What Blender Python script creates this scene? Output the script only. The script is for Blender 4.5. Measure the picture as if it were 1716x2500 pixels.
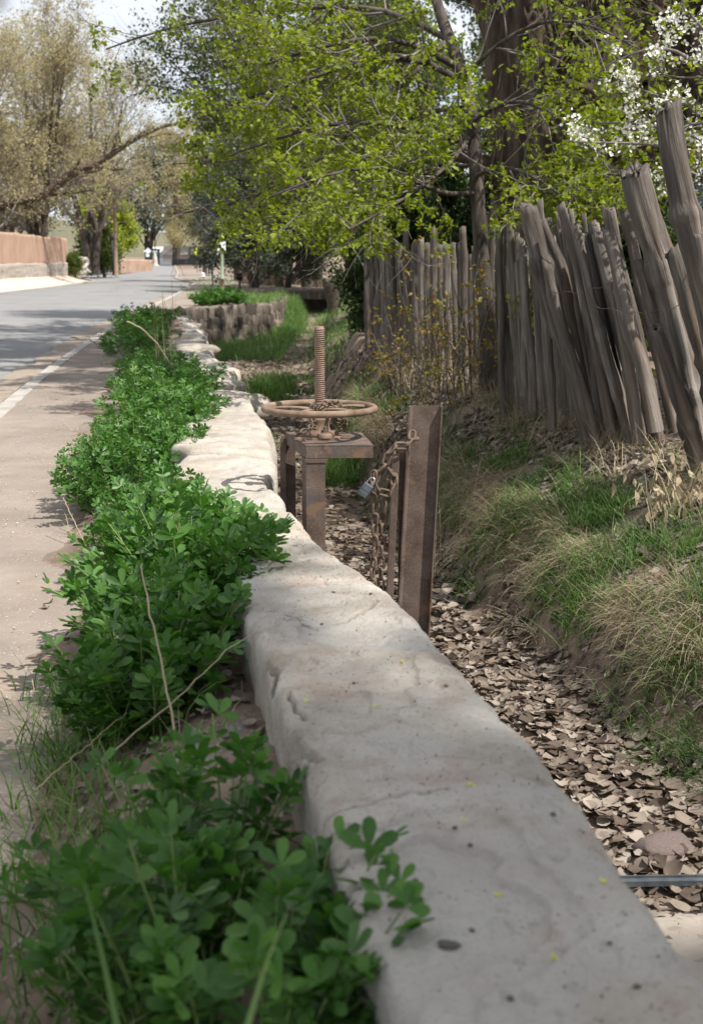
import bpy, math, random
import numpy as np
from mathutils import Vector, Matrix
rng = np.random.default_rng(7); random.seed(7)
for o in list(bpy.data.objects): bpy.data.objects.remove(o)
SC = bpy.context.scene; COL = SC.collection
PI = math.pi

# ------------------------------------------------------------------ camera, sky, sun, exposure
FPX = 3200.0; HZ = 635.0; PITCH = math.atan((1250-HZ)/FPX); EYE = 1.5
cam = bpy.data.cameras.new('camera'); camo = bpy.data.objects.new('camera', cam); COL.objects.link(camo)
camo.location = (0, 0, EYE); camo.rotation_euler = (PI/2-PITCH, 0, 0)
cam.sensor_fit = 'VERTICAL'; cam.sensor_height = 36; cam.sensor_width = 36; cam.lens = 36*FPX/2500
cam.clip_start = 0.1; cam.clip_end = 3000
cam.dof.use_dof = True; cam.dof.focus_distance = 6.3; cam.dof.aperture_fstop = 4.8
SC.camera = camo
SC.render.resolution_x = 702; SC.render.resolution_y = 1024
SC.view_settings.view_transform = 'Standard'; SC.view_settings.look = 'None'
SC.view_settings.exposure = 0.62; SC.view_settings.gamma = 1

TRAVEL = Vector((-0.45, 0.32, -0.83)).normalized()
sunl = bpy.data.lights.new('sun', 'SUN'); sunl.energy = 5.0; sunl.angle = math.radians(0.53); sunl.color = (1, .95, .87)
suno = bpy.data.objects.new('sun', sunl); COL.objects.link(suno)
suno.rotation_euler = TRAVEL.to_track_quat('-Z', 'Y').to_euler(); suno.location = (6, -4, 12)
W = bpy.data.worlds.new("World"); SC.world = W; W.use_nodes = True
nt = W.node_tree; nt.nodes.clear()
sky = nt.nodes.new('ShaderNodeTexSky'); sky.sky_type = 'NISHITA'; sky.sun_disc = False
d = -TRAVEL
sky.sun_elevation = math.asin(d.z); sky.sun_rotation = math.atan2(d.x, d.y); sky.altitude = 2000; sky.air_density = 1.0; sky.dust_density = 1.5
tc = nt.nodes.new('ShaderNodeTexCoord'); mp = nt.nodes.new('ShaderNodeMapping'); mp.inputs['Scale'].default_value = (1.2, 1.2, 3.0)
nz = nt.nodes.new('ShaderNodeTexNoise'); nz.inputs['Scale'].default_value = 2.2; nz.inputs['Detail'].default_value = 7; nz.inputs['Roughness'].default_value = .6
rp = nt.nodes.new('ShaderNodeValToRGB'); rp.color_ramp.elements[0].position = .36; rp.color_ramp.elements[1].position = .62
rp.color_ramp.elements[0].color = (.45, .45, .45, 1)
mx = nt.nodes.new('ShaderNodeMix'); mx.data_type = 'RGBA'; mx.inputs['B'].default_value = (10.3, 10.6, 11.2, 1)
bg = nt.nodes.new('ShaderNodeBackground'); bg.inputs['Strength'].default_value = 0.072; wo = nt.nodes.new('ShaderNodeOutputWorld')
L = nt.links.new
L(tc.outputs['Generated'], mp.inputs[0]); L(mp.outputs[0], nz.inputs['Vector']); L(nz.outputs['Fac'], rp.inputs[0])
L(rp.outputs[0], mx.inputs['Factor']); L(sky.outputs[0], mx.inputs['A']); L(mx.outputs['Result'], bg.inputs[0]); L(bg.outputs[0], wo.inputs[0])

# ------------------------------------------------------------------ helpers
def P(x, y, D):
    """a place in the scene: the sight line measured at (x, y) on the photograph, taken to real depth D"""
    b = -(y-1250)/FPX; cy = math.cos(PITCH)+b*math.sin(PITCH); cz = -math.sin(PITCH)+b*math.cos(PITCH)
    t = D/cy
    return np.array(((x-858)/FPX*t, D, EYE+cz*t))
def G(x, y, z):
    b = -(y-1250)/FPX; cy = math.cos(PITCH)+b*math.sin(PITCH); cz = -math.sin(PITCH)+b*math.cos(PITCH)
    t = (z-EYE)/cz
    return np.array(((x-858)/FPX*t, cy*t, z))
def S(x, a, b):
    t = np.clip((x-a)/(b-a), 0, 1); return t*t*(3-2*t)
def _h(i, j, k, s):
    n = (i*374761393+j*668265263+k*2147483647+s*1274126177) & 0xffffffff
    n = ((n ^ (n >> 13))*1274126177) & 0xffffffff
    return ((n ^ (n >> 16)) & 0xffff)/65535.0
def vn(p, s=0):
    p = np.asarray(p, float); f = np.floor(p).astype(np.int64); t = p-f; t = t*t*(3-2*t); r = 0
    for a in (0, 1):
        for b in (0, 1):
            for c in (0, 1):
                w = (t[..., 0] if a else 1-t[..., 0])*(t[..., 1] if b else 1-t[..., 1])*(t[..., 2] if c else 1-t[..., 2])
                r = r+w*_h(f[..., 0]+a, f[..., 1]+b, f[..., 2]+c, s)
    return r*2-1
def fb(p, s=0, o=4, g=.5):
    p = np.asarray(p, float); r = 0; a = 1
    for i in range(o): r = r+a*vn(p*2**i, s+i); a *= g
    return r
def xy0(x, y, z=0.0): return np.stack(np.broadcast_arrays(x, y, z), -1)

def mesh_np(name, V, Fs, smooth=True):
    V = np.asarray(V, np.float32); me = bpy.data.meshes.new(name)
    Fs = [np.asarray(F, np.int32) for F in Fs if len(F)]
    me.vertices.add(len(V)); me.vertices.foreach_set('co', V.ravel())
    loops = np.concatenate([F.ravel() for F in Fs]); cnt = np.concatenate([np.full(len(F), F.shape[1], np.int32) for F in Fs])
    st = np.concatenate([[0], np.cumsum(cnt)[:-1]]).astype(np.int32)
    me.loops.add(len(loops)); me.loops.foreach_set('vertex_index', loops)
    me.polygons.add(len(cnt)); me.polygons.foreach_set('loop_start', st)
    try: me.polygons.foreach_set('loop_total', cnt)
    except Exception: pass
    me.polygons.foreach_set('use_smooth', np.full(len(cnt), smooth))
    me.update(calc_edges=True); me.validate(); return me
class MB:
    def __init__(s): s.V = []; s.F = {}; s.n = 0
    def add(s, V, Fs):
        V = np.asarray(V, float).reshape(-1, 3)
        for F in Fs:
            F = np.asarray(F, int)
            if len(F): s.F.setdefault(F.shape[1], []).append(F+s.n)
        s.V.append(V); s.n += len(V); return s
    def mesh(s, name, smooth=True): return mesh_np(name, np.concatenate(s.V), [np.concatenate(f) for f in s.F.values()], smooth)
def link(name, me, mat, parent=None, **kw):
    o = bpy.data.objects.new(name, me); COL.objects.link(o)
    if mat and me is not None and not len(me.materials): me.materials.append(mat)
    if parent is not None: o.parent = parent
    for k, v in kw.items(): o[k] = v
    return o
def thing(name, label, cat, loc=(0, 0, 0), group=None, rz=0):
    o = bpy.data.objects.new(name, None); COL.objects.link(o); o.location = loc; o.rotation_euler = (0, 0, rz)
    o.empty_display_size = .1; o['label'] = label; o['category'] = cat
    if group: o['group'] = group
    return o
def tag(o, label, cat, group=None):
    o['label'] = label; o['category'] = cat
    if group: o['group'] = group
    return o
def part(name, mb, mat, parent, origin=None, smooth=True, **kw):
    """mesh built in world coordinates, hung on a thing standing at origin"""
    if isinstance(mb, MB):
        if origin is not None: mb.V = [v-np.asarray(origin, float) for v in mb.V]
        mb = mb.mesh(name, smooth)
    return link(name, mb, mat, parent, **kw)

BOXF = np.array([[0, 1, 3, 2], [4, 6, 7, 5], [0, 4, 5, 1], [2, 3, 7, 6], [0, 2, 6, 4], [1, 5, 7, 3]])
def box(mb, c, s, R=None):
    v = np.array([[x, y, z] for x in (-.5, .5) for y in (-.5, .5) for z in (-.5, .5)])*np.asarray(s, float)
    if R is not None: v = v@np.asarray(R).T
    return mb.add(v+np.asarray(c, float), [BOXF])
def rz_(a): return np.array([[math.cos(a), -math.sin(a), 0], [math.sin(a), math.cos(a), 0], [0, 0, 1]])
def ry_(a): return np.array([[math.cos(a), 0, math.sin(a)], [0, 1, 0], [-math.sin(a), 0, math.cos(a)]])
def rx_(a): return np.array([[1, 0, 0], [0, math.cos(a), -math.sin(a)], [0, math.sin(a), math.cos(a)]])
def nrm(v): return v/np.maximum(np.linalg.norm(v, axis=-1, keepdims=True), 1e-9)
def tubes(Pt, R, s=5, cap=False):
    """batch of tubes: Pt (m,k,3), R (m,k)"""
    Pt = np.asarray(Pt, float); R = np.asarray(R, float)
    if Pt.ndim == 2: Pt = Pt[None]; R = np.broadcast_to(R, Pt.shape[:2])
    m, k, _ = Pt.shape
    T = np.gradient(Pt, axis=1); T = nrm(T)
    d = nrm(Pt[:, -1]-Pt[:, 0]); ref = np.where(np.abs(d[:, 2:3]) > .8, [[1., 0.1, 0]], [[0, 0.1, 1.]])[:, None]
    N1 = nrm(np.cross(T, ref)); N2 = np.cross(T, N1)
    a = np.arange(s)/s*2*PI
    V = Pt[:, :, None]+R[:, :, None, None]*(N1[:, :, None]*np.cos(a)[None, None, :, None]+N2[:, :, None]*np.sin(a)[None, None, :, None])
    i = np.arange(k-1)[:, None]*s; j = np.arange(s)[None]; j2 = (j+1) % s
    F = np.stack([i+j, i+j2, i+s+j2, i+s+j], -1).reshape(-1, 4)
    F = (F[None]+(np.arange(m)*k*s)[:, None, None]).reshape(-1, 4)
    Fs = [F]
    if cap:
        c0 = np.arange(s)[None]+(np.arange(m)*k*s)[:, None]; Fs += [c0, (c0+(k-1)*s)[:, ::-1]]
    return V.reshape(-1, 3), Fs
def lathe(prof, s=20, R=None, c=(0, 0, 0), caps=True):
    pr = np.asarray(prof, float); a = np.arange(s)/s*2*PI
    V = np.stack([pr[:, 0:1]*np.cos(a), pr[:, 0:1]*np.sin(a), np.repeat(pr[:, 1:2], s, 1)], -1).reshape(-1, 3)
    i = np.arange(len(pr)-1)[:, None]*s; j = np.arange(s)[None]; j2 = (j+1) % s
    F = np.stack([i+j, i+j2, i+s+j2, i+s+j], -1).reshape(-1, 4)
    if R is not None: V = V@np.asarray(R).T
    Fs = [F]
    if caps: Fs += [np.arange(s)[None, ::-1], (np.arange(s)+(len(pr)-1)*s)[None]]
    return V+np.asarray(c), Fs
def inst(tv, tf, R, T, Sc):
    n = len(tv); m = len(T); Sc = np.asarray(Sc, float)
    if Sc.ndim == 1: Sc = Sc[:, None]
    V = np.einsum('mij,mnj->mni', R, tv[None]*Sc[:, None, :])+T[:, None]
    return V.reshape(-1, 3), [(np.asarray(f)[None]+(np.arange(m)*n)[:, None, None]).reshape(-1, np.asarray(f).shape[1]) for f in tf]
def frames(z, x=None, r=rng):
    """rotation matrices whose local z is z, local y near x"""
    z = nrm(z); x = r.normal(size=z.shape) if x is None else x
    X = nrm(np.cross(x, z)); Y = np.cross(z, X); return np.stack([X, Y, z], -1)
def resample(p, n):
    p = np.asarray(p, float); d = np.concatenate([[0], np.cumsum(np.linalg.norm(np.diff(p, axis=0), axis=1))]); t = np.linspace(0, d[-1], n)
    q = np.stack([np.interp(t, d, p[:, i]) for i in range(3)], -1)
    for _ in range(2): q[1:-1] = .25*q[:-2]+.5*q[1:-1]+.25*q[2:]
    return q

# ------------------------------------------------------------------ materials
def mat(name, cols, scale=4, rough=.85, bump=.3, bscale=None, stretch=(1, 1, 1), island=0., trans=0., metal=0., detail=6, spec=.3, coord='Object', bdist=.01, spots=None, ramp=(.3, .7), hue=0., cd=None):
    m = bpy.data.materials.new(name); m.use_nodes = True; n = m.node_tree; n.nodes.clear(); l = n.links.new
    out = n.nodes.new('ShaderNodeOutputMaterial'); b = n.nodes.new('ShaderNodeBsdfPrincipled')
    b.inputs['Roughness'].default_value = rough; b.inputs['Metallic'].default_value = metal; b.inputs['Specular IOR Level'].default_value = spec
    t = n.nodes.new('ShaderNodeTexCoord'); mp = n.nodes.new('ShaderNodeMapping'); mp.inputs['Scale'].default_value = stretch
    l(t.outputs[coord], mp.inputs[0])
    nz = n.nodes.new('ShaderNodeTexNoise'); nz.inputs['Scale'].default_value = scale; nz.inputs['Detail'].default_value = detail; nz.inputs['Roughness'].default_value = .62
    l(mp.outputs[0], nz.inputs['Vector'])
    rp = n.nodes.new('ShaderNodeValToRGB'); e = rp.color_ramp.elements
    e[0].position, e[1].position = ramp; e[0].color = (*cols[0], 1); e[1].color = (*cols[-1], 1)
    for i, c in enumerate(cols[1:-1]):
        x = e.new(ramp[0]+(ramp[1]-ramp[0])*(i+1)/(len(cols)-1)); x.color = (*c, 1)
    fac = nz.outputs['Fac']
    if island:
        g = n.nodes.new('ShaderNodeNewGeometry'); oi = n.nodes.new('ShaderNodeObjectInfo')
        ad = n.nodes.new('ShaderNodeMath'); ad.operation = 'ADD'; l(g.outputs['Random Per Island'], ad.inputs[0]); l(oi.outputs['Random'], ad.inputs[1])
        fr = n.nodes.new('ShaderNodeMath'); fr.operation = 'FRACT'; l(ad.outputs[0], fr.inputs[0])
        mr = n.nodes.new('ShaderNodeMapRange'); mr.inputs['To Min'].default_value = ramp[0]-.02; mr.inputs['To Max'].default_value = ramp[1]+.02; l(fr.outputs[0], mr.inputs[0])
        mm = n.nodes.new('ShaderNodeMix'); mm.inputs['Factor'].default_value = island; l(fac, mm.inputs['A']); l(mr.outputs[0], mm.inputs['B']); fac = mm.outputs['Result']
    l(fac, rp.inputs[0]); col = rp.outputs[0]
    if spots:
        for (sc, thr, sc2, mixv) in spots:
            n2 = n.nodes.new('ShaderNodeTexNoise'); n2.inputs['Scale'].default_value = sc; n2.inputs['Detail'].default_value = 3; l(mp.outputs[0], n2.inputs['Vector'])
            r2 = n.nodes.new('ShaderNodeValToRGB'); r2.color_ramp.elements[0].position = thr; r2.color_ramp.elements[1].position = thr+.06; l(n2.outputs['Fac'], r2.inputs[0])
            ml = n.nodes.new('ShaderNodeMath'); ml.operation = 'MULTIPLY'; ml.inputs[1].default_value = mixv; l(r2.outputs[0], ml.inputs[0])
            mm = n.nodes.new('ShaderNodeMix'); mm.data_type = 'RGBA'; mm.inputs['B'].default_value = (*sc2, 1); l(ml.outputs[0], mm.inputs['Factor']); l(col, mm.inputs['A']); col = mm.outputs['Result']
    l(col, b.inputs['Base Color'])
    if bump:
        nb = n.nodes.new('ShaderNodeTexNoise'); nb.inputs['Scale'].default_value = bscale or scale*4; nb.inputs['Detail'].default_value = 8; nb.inputs['Roughness'].default_value = .65; l(mp.outputs[0], nb.inputs['Vector'])
        bp = n.nodes.new('ShaderNodeBump'); bp.inputs['Strength'].default_value = bump; bp.inputs['Distance'].default_value = bdist; l(nb.outputs['Fac'], bp.inputs['Height']); l(bp.outputs[0], b.inputs['Normal'])
    if trans:
        tr = n.nodes.new('ShaderNodeBsdfTranslucent'); ms = n.nodes.new('ShaderNodeMixShader'); ms.inputs[0].default_value = trans
        hs = n.nodes.new('ShaderNodeHueSaturation'); hs.inputs['Value'].default_value = 1.5; hs.inputs['Saturation'].default_value = 1.15; l(col, hs.inputs['Color']); l(hs.outputs[0], tr.inputs[0])
        l(b.outputs[0], ms.inputs[1]); l(tr.outputs[0], ms.inputs[2]); l(ms.outputs[0], out.inputs[0])
    else: l(b.outputs[0], out.inputs[0])
    return m
M = {}
M['soil'] = mat('soil', [(.10, .07, .05), (.19, .14, .105), (.27, .21, .165)], 2.2, .95, .6, 45, bdist=.02, spots=[(60, .62, (.36, .31, .26), .6)])
M['path'] = mat('path_dirt', [(.175, .145, .12), (.23, .192, .162), (.285, .243, .207)], 1.1, .95, .5, 60, bdist=.01, spots=[(35, .60, (.24, .18, .14), .6), (90, .64, (.52, .46, .40), .7), (3, .62, (.30, .225, .175), .5)])
M['asphalt'] = mat('asphalt', [(.165, .165, .168), (.205, .204, .205), (.24, .237, .235)], .55, .9, .5, 90, bdist=.006, spots=[(140, .62, (.30, .29, .28), .5), (7, .66, (.12, .12, .125), .35)])
M['kerb'] = mat('kerb_concrete', [(.26, .24, .215), (.34, .32, .295), (.41, .39, .36)], 3, .9, .4, 40)
M['sidewalk'] = mat('sidewalk_concrete', [(.45, .37, .31), (.56, .48, .41)], .8, .9, .3, 30)
M['stone'] = mat('wall_stone', [(.275, .235, .19), (.36, .32, .27), (.42, .385, .335), (.465, .435, .385)], 4.5, .9, .8, 85, bdist=.012, detail=9, spots=[(8, .57, (.33, .245, .20), .45), (110, .63, (.10, .085, .075), .7), (42, .68, (.17, .125, .10), .55), (2.6, .56, (.40, .382, .35), .6), (190, .60, (.20, .18, .16), .5)])
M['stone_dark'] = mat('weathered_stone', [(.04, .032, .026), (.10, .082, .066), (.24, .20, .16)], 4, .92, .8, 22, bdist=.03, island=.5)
M['rubble'] = mat('rubble_stone', [(.30, .26, .22), (.42, .38, .33), (.50, .47, .42)], 3, .9, .6, 20, bdist=.02, island=.5)
M['rock_pink'] = mat('pink_rock', [(.09, .065, .06), (.15, .115, .105), (.22, .18, .165)], 22, .9, .6, 60, bdist=.006)
M['rock_grey'] = mat('grey_rock', [(.15, .135, .12), (.22, .20, .18), (.30, .28, .255)], 12, .92, .7, 60, bdist=.006)
M['adobe'] = mat('adobe_plaster', [(.30, .195, .14), (.365, .24, .175), (.42, .285, .21)], .8, .95, .3, 10, bdist=.02)
M['adobe_brown'] = mat('brown_stucco', [(.16, .10, .065), (.21, .135, .09)], 1.5, .95, .3, 20, bdist=.01)
M['rust'] = mat('rusty_brown_steel', [(.058, .040, .032), (.105, .075, .060), (.145, .110, .092)], 9, .8, .35, 120, bdist=.002, metal=0., spots=[(150, .58, (.24, .18, .145), .45), (5, .60, (.07, .066, .07), .5), (11, .60, (.20, .115, .065), .55)])
M['rust2'] = mat('orange_rust', [(.115, .076, .052), (.195, .135, .095), (.26, .19, .14)], 14, .85, .35, 120, bdist=.002, spots=[(11, .62, (.17, .115, .10), .7)])
M['rustchain'] = mat('chain_rust', [(.06, .042, .03), (.11, .077, .055), (.16, .115, .083)], 30, .8, .3, 150, bdist=.001)
M['lock'] = mat('padlock_steel', [(.06, .067, .078), (.10, .108, .12)], 30, .55, .1, 100, metal=.1, stretch=(1, 1, .2))
M['chrome'] = mat('shackle', [(.35, .35, .35), (.45, .45, .45)], 30, .4, 0, metal=1.)
M['galv'] = mat('galvanised', [(.05, .06, .068), (.12, .135, .15)], 12, .6, .3, 60, metal=.3)
M['wood'] = mat('weathered_wood', [(.026, .021, .018), (.12, .102, .087), (.30, .275, .25)], 30, .9, 1., 60, (1, 1, .06), bdist=.015, island=.3, spots=[(5, .54, (.17, .115, .078), .65), (3, .57, (.38, .36, .335), .55)], ramp=(.28, .74))
M['bark'] = mat('cottonwood_bark', [(.028, .02, .015), (.085, .062, .046), (.17, .13, .10)], 9, .95, 1., 16, (1, 1, .18), bdist=.06)
M['bark2'] = mat('grey_bark', [(.025, .02, .016), (.065, .053, .044), (.13, .112, .095)], 10, .95, .7, 40, (1, 1, .3), bdist=.01)
M['twig'] = mat('twig_bark', [(.09, .075, .065), (.16, .14, .125), (.24, .22, .20)], 8, .9, 0)
M['twig_pale'] = mat('pale_twig_bark', [(.16, .135, .11), (.24, .21, .18)], 8, .9, 0)
M['straw'] = mat('straw', [(.20, .155, .095), (.33, .27, .175), (.45, .39, .27)], 3, .8, 0, island=.85, trans=.15)
M['grass'] = mat('green_grass', [(.05, .105, .025), (.09, .17, .04), (.15, .235, .07)], 2, .6, 0, island=.8, trans=.35)
M['litter'] = mat('dead_leaf', [(.055, .04, .03), (.13, .10, .078), (.215, .175, .14), (.33, .285, .24)], 18, .75, .3, 60, island=.8, trans=.1, bdist=.003)
M['alfalfa'] = mat('alfalfa_leaf', [(.035, .092, .018), (.060, .145, .028), (.10, .21, .042)], 3, .42, .25, 60, island=.75, trans=.3, bdist=.002)
M['stem'] = mat('alfalfa_stem', [(.12, .18, .05), (.20, .26, .09)], 5, .6, 0)
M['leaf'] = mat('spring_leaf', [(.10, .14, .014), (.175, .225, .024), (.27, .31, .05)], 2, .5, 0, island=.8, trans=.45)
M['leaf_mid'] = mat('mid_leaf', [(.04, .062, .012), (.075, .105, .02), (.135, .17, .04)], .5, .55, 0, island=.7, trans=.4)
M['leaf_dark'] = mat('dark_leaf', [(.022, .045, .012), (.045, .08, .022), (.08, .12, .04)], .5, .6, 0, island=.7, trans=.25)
M['leaf_grey'] = mat('grey_green_leaf', [(.06, .075, .05), (.10, .125, .085), (.15, .18, .125)], .5, .7, 0, island=.7, trans=.25)
M['leaf_tan'] = mat('budding_leaf', [(.27, .225, .16), (.34, .30, .17), (.39, .38, .18), (.37, .29, .22)], .4, .7, 0, island=.8, trans=.5)
M['leaf_lime'] = mat('lime_leaf', [(.22, .27, .04), (.34, .38, .07)], .5, .55, 0, island=.7, trans=.45)
M['leaf_rust'] = mat('rust_tinged_leaf', [(.13, .12, .02), (.20, .17, .035), (.26, .14, .05)], .5, .55, 0, island=.8, trans=.4)
M['petal'] = mat('white_petal', [(.72, .72, .66), (.82, .82, .78)], 5, .6, 0, trans=.3)
M['bud'] = mat('yellow_bud', [(.55, .55, .08), (.62, .60, .14)], 5, .6, 0, trans=.2)
M['crumb'] = mat('dark_crumb', [(.06, .05, .045), (.13, .11, .10)], 30, .9, .3, 100)
M['green_paint'] = mat('green_post_paint', [(.20, .26, .17), (.27, .33, .23)], 5, .6, .1, 50)
M['brown_post'] = mat('brown_post', [(.17, .12, .085), (.25, .18, .13)], 5, .8, .3, 50)
M['white'] = mat('white_paint', [(.70, .72, .74), (.78, .8, .82)], 5, .5, 0)
M['yellowsign'] = mat('fluorescent_sign', [(.55, .75, .02), (.6, .8, .03)], 5, .5, 0)
M['black'] = mat('black_paint', [(.02, .02, .024), (.035, .035, .04)], 5, .6, 0)
M['teal'] = mat('teal_paint', [(.05, .13, .14), (.07, .17, .18)], 5, .6, 0)
M['glass'] = mat('dark_glass', [(.015, .025, .04), (.03, .045, .07)], 2, .12, 0, spec=.6)
M['navy'] = mat('navy_paint', [(.02, .035, .07), (.035, .05, .09)], 5, .6, 0)
M['beige'] = mat('beige_plaster', [(.46, .39, .33), (.52, .45, .39)], 2, .9, 0)
M['skin'] = mat('skin', [(.45, .27, .2), (.5, .31, .23)], 5, .6, 0)
M['shirt'] = mat('pale_blue_cloth', [(.42, .52, .66), (.5, .6, .72)], 5, .8, 0)
M['dark_cloth'] = mat('dark_cloth', [(.02, .025, .035), (.035, .04, .05)], 5, .8, 0)

# ------------------------------------------------------------------ lie of the land
def IP(pts, sm=0):
    a = np.array(pts, float); yy = np.arange(a[0, 0], a[-1, 0]+.05, .1 if a[-1, 0] < 80 else .5); v = np.interp(yy, a[:, 0], a[:, 1])
    if sm: k = int(sm/(yy[1]-yy[0]))*2+1; vp = np.pad(v, k//2, 'edge'); v = np.convolve(vp, np.ones(k)/k, 'valid')
    return lambda y: np.interp(y, yy, v)
WRp = IP([(-3, .75), (1.0, .53), (1.63, .48), (2.0, .43), (2.35, .40), (2.86, .32), (3.57, .2), (4.03, .12), (4.3, .03), (4.51, -.05), (4.89, -.14), (5.4, -.25), (6.3, -.38), (7.7, -.48), (9.6, -.66), (11.2, -.91), (13.3, -1.23), (20.6, -2.2), (28, -3.3), (38, -4.7), (39.2, -5.1), (41, -4.5), (43, -3.6), (44.8, -2.65), (46, -2.35), (56, -2.6), (70, -2.9)], .1)
WLp = IP([(-3, .3), (1.51, .08), (1.77, .0), (2.21, -.055), (2.64, -.13), (3.05, -.20), (3.57, -.29), (4.45, -.425), (5.31, -.64), (6.44, -.9), (8.27, -1.08), (11.58, -1.3), (19.8, -2.55), (27.9, -3.7), (39, -5.3), (41, -4.9), (43, -4.0), (44.8, -3.0), (46, -2.7), (56, -2.9), (70, -3.2)], .1)
TOP = IP([(-3, .57), (2.6, .55), (4.5, .50), (6.3, .46), (9.6, .42), (13, .3), (20, .14), (28, .04), (70, .03)])
FLp = IP([(-3, .75), (13, -1.2), (14, -1.25), (20, -1.55), (30, -1.9), (38, -2.0), (46, -1.95), (60, -2.3), (70, -2.6)])
FRp = IP([(-3, 2.0), (2, 1.85), (4, 1.62), (5.1, 1.42), (6.07, 1.08), (7.14, .88), (9.12, .53), (12, .12), (20, -.5), (30, -1.0), (45, -1.5), (60, -1.3), (70, -1.6)], .3)
FZ = IP([(-3, -.7), (9, -.7), (12, -.8), (25, -1.0), (38, -1.15), (45, -1.05), (60, -.8), (70, -.8)])
LZ = IP([(-3, -.12), (9, -.14), (14, -.2), (25, -.35), (45, -.3), (60, -.1), (70, 0)])
FEN = IP([(-3, 3.6), (5, 2.46), (7.5, 2.1), (9, 1.92), (11, 1.56), (14, 1.12), (20, .29), (24, .1), (70, 2)])
SOIL = IP([(-3, .3), (4, .28), (8, .24), (13, .15), (20, .08), (28, .03), (70, 0)])
PTH = IP([(-3, -.45), (2.2, -.85), (4, -1.1), (5.5, -1.36), (7.8, -1.85), (13.3, -2.75), (20, -3.7), (30, -4.9), (39, -6.3), (41, -5.9), (44, -5.2), (50, -4.2), (70, -3.8)])
RR = IP([(-12, -.3), (0, -1.8), (12.8, -3.45), (16.9, -3.99), (22.9, -4.67), (32.9, -5.68), (49.5, -7.0), (62, -8.0), (90, -10.5), (100, -12.6), (114, -15), (150, -19.5), (235, -31), (400, -56)], 2)
RLp = IP([(-12, -9), (12.8, -11.9), (32.9, -14), (62, -16.4), (76, -17), (99, -19), (114, -23), (150, -30), (235, -43), (400, -70)], 2)
FAR = IP([(-12, 0), (140, .02), (240, .62), (400, 2.5)])
def Hh(x, y, noise=True):
    x = np.asarray(x, float); y = np.asarray(y, float); x, y = np.broadcast_arrays(x, y)
    wr, wl, tz, fl, fr, fz, lz, fe, so, pt = (f(y) for f in (WRp, WLp, TOP, FLp, FRp, FZ, LZ, FEN, SOIL, PTH))
    out = S(y, 64, 74); fz = fz*(1-out); lz = lz*(1-out); so = so*(1-out)
    zl = np.where(y < 13, fz, fz+(np.interp(y, [13, 20, 38, 42, 55, 60], [-.75, -.75, -1.15, -1.2, -.3, 0])-fz)*S(y, 13, 16))
    zl = np.where(y > 60, 0, zl)*(1-out)
    fl = np.maximum(fl, wr+.02); lip = fr+np.interp(y, [0, 10, 14, 22, 60], [.62, .58, .38, .40, 1.4])
    fe = np.maximum(fe, lip+.3)
    left = so*S(x, pt, wl)
    ft = np.where(y < 24, .22, .1)*(1-out)
    right = zl+(fz-zl)*S(x, wr+.3, fl+.35)+(lz-fz)*S(x, fr, lip)+(ft-lz)*S(x, lip-.05, fe)
    mid = (wr+wl)/2
    z = np.where(x < mid, left, right)
    rl, rr = RLp(y), RR(y)
    z = np.where(x < rr-.15, -.16, z)
    z = z+(.16+.5*S(y, 20, 60)*(1-S(y, 115, 150)))*S(-x, -rl, -rl+3.2)
    z = z+FAR(y)
    if noise:
        n = fb(xy0(x*1.7, y*1.7), 3, 4)*.03+fb(xy0(x*9, y*9), 9, 3)*.008
        k = np.where(x < pt, .12, 1.)*np.where(x < rr+.1, .0, 1); k = np.where(x < rl-.5, .3, k)
        z = z+n*k
    return z
def steps(segs):
    r = [segs[0][0]]
    for a, b, s in segs:
        n = max(1, int(round((b-a)/s))); r += list(np.linspace(a, b, n+1)[1:])
    return np.array(r)
gy = steps([(-14, 0, 1), (0, 2, .12), (2, 10, .035), (10, 16, .07), (16, 30, .16), (30, 60, .35), (60, 120, 1.5), (120, 400, 10), (400, 1500, 100)])
gx = steps([(-600, -100, 50), (-100, -30, 5), (-30, -8, .8), (-8, -3, .16), (-3, -1.8, .07), (-1.8, 2.3, .03), (2.3, 5, .15), (5, 30, 1), (30, 100, 10), (100, 600, 50)])
X, Y = np.meshgrid(gx, gy); Z = Hh(X, Y); ny, nx = X.shape
i = (np.arange(ny-1)[:, None]*nx+np.arange(nx-1)[None]).reshape(-1)
ground = link('ground', mesh_np('ground', np.stack([X, Y, Z], -1).reshape(-1, 3), [np.stack([i, i+1, i+nx+1, i+nx], -1)]), M['soil'], kind='structure')
def ribbon(name, ys, fa, fbb, nx_, zf, m, **kw):
    t = np.linspace(0, 1, nx_); A = fa(ys)[:, None]; B = fbb(ys)[:, None]; X = A+(B-A)*t; Y = np.repeat(ys[:, None], nx_, 1); Z = zf(X, Y, t[None])
    i = (np.arange(len(ys)-1)[:, None]*nx_+np.arange(nx_-1)[None]).reshape(-1)
    return link(name, mesh_np(name, np.stack([X, Y, Z], -1).reshape(-1, 3), [np.stack([i, i+1, i+nx_+1, i+nx_], -1)]), m, **kw)
ry = steps([(-12, 60, .5), (60, 300, 3)])
ribbon('road', ry, lambda y: RLp(y)-.05, lambda y: RR(y)-.10, 12, lambda X, Y, t: -.075+.06*np.sin(PI*np.clip(t, 0, 1))+FAR(Y)+0*X, M['asphalt'], kind='structure')
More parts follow.
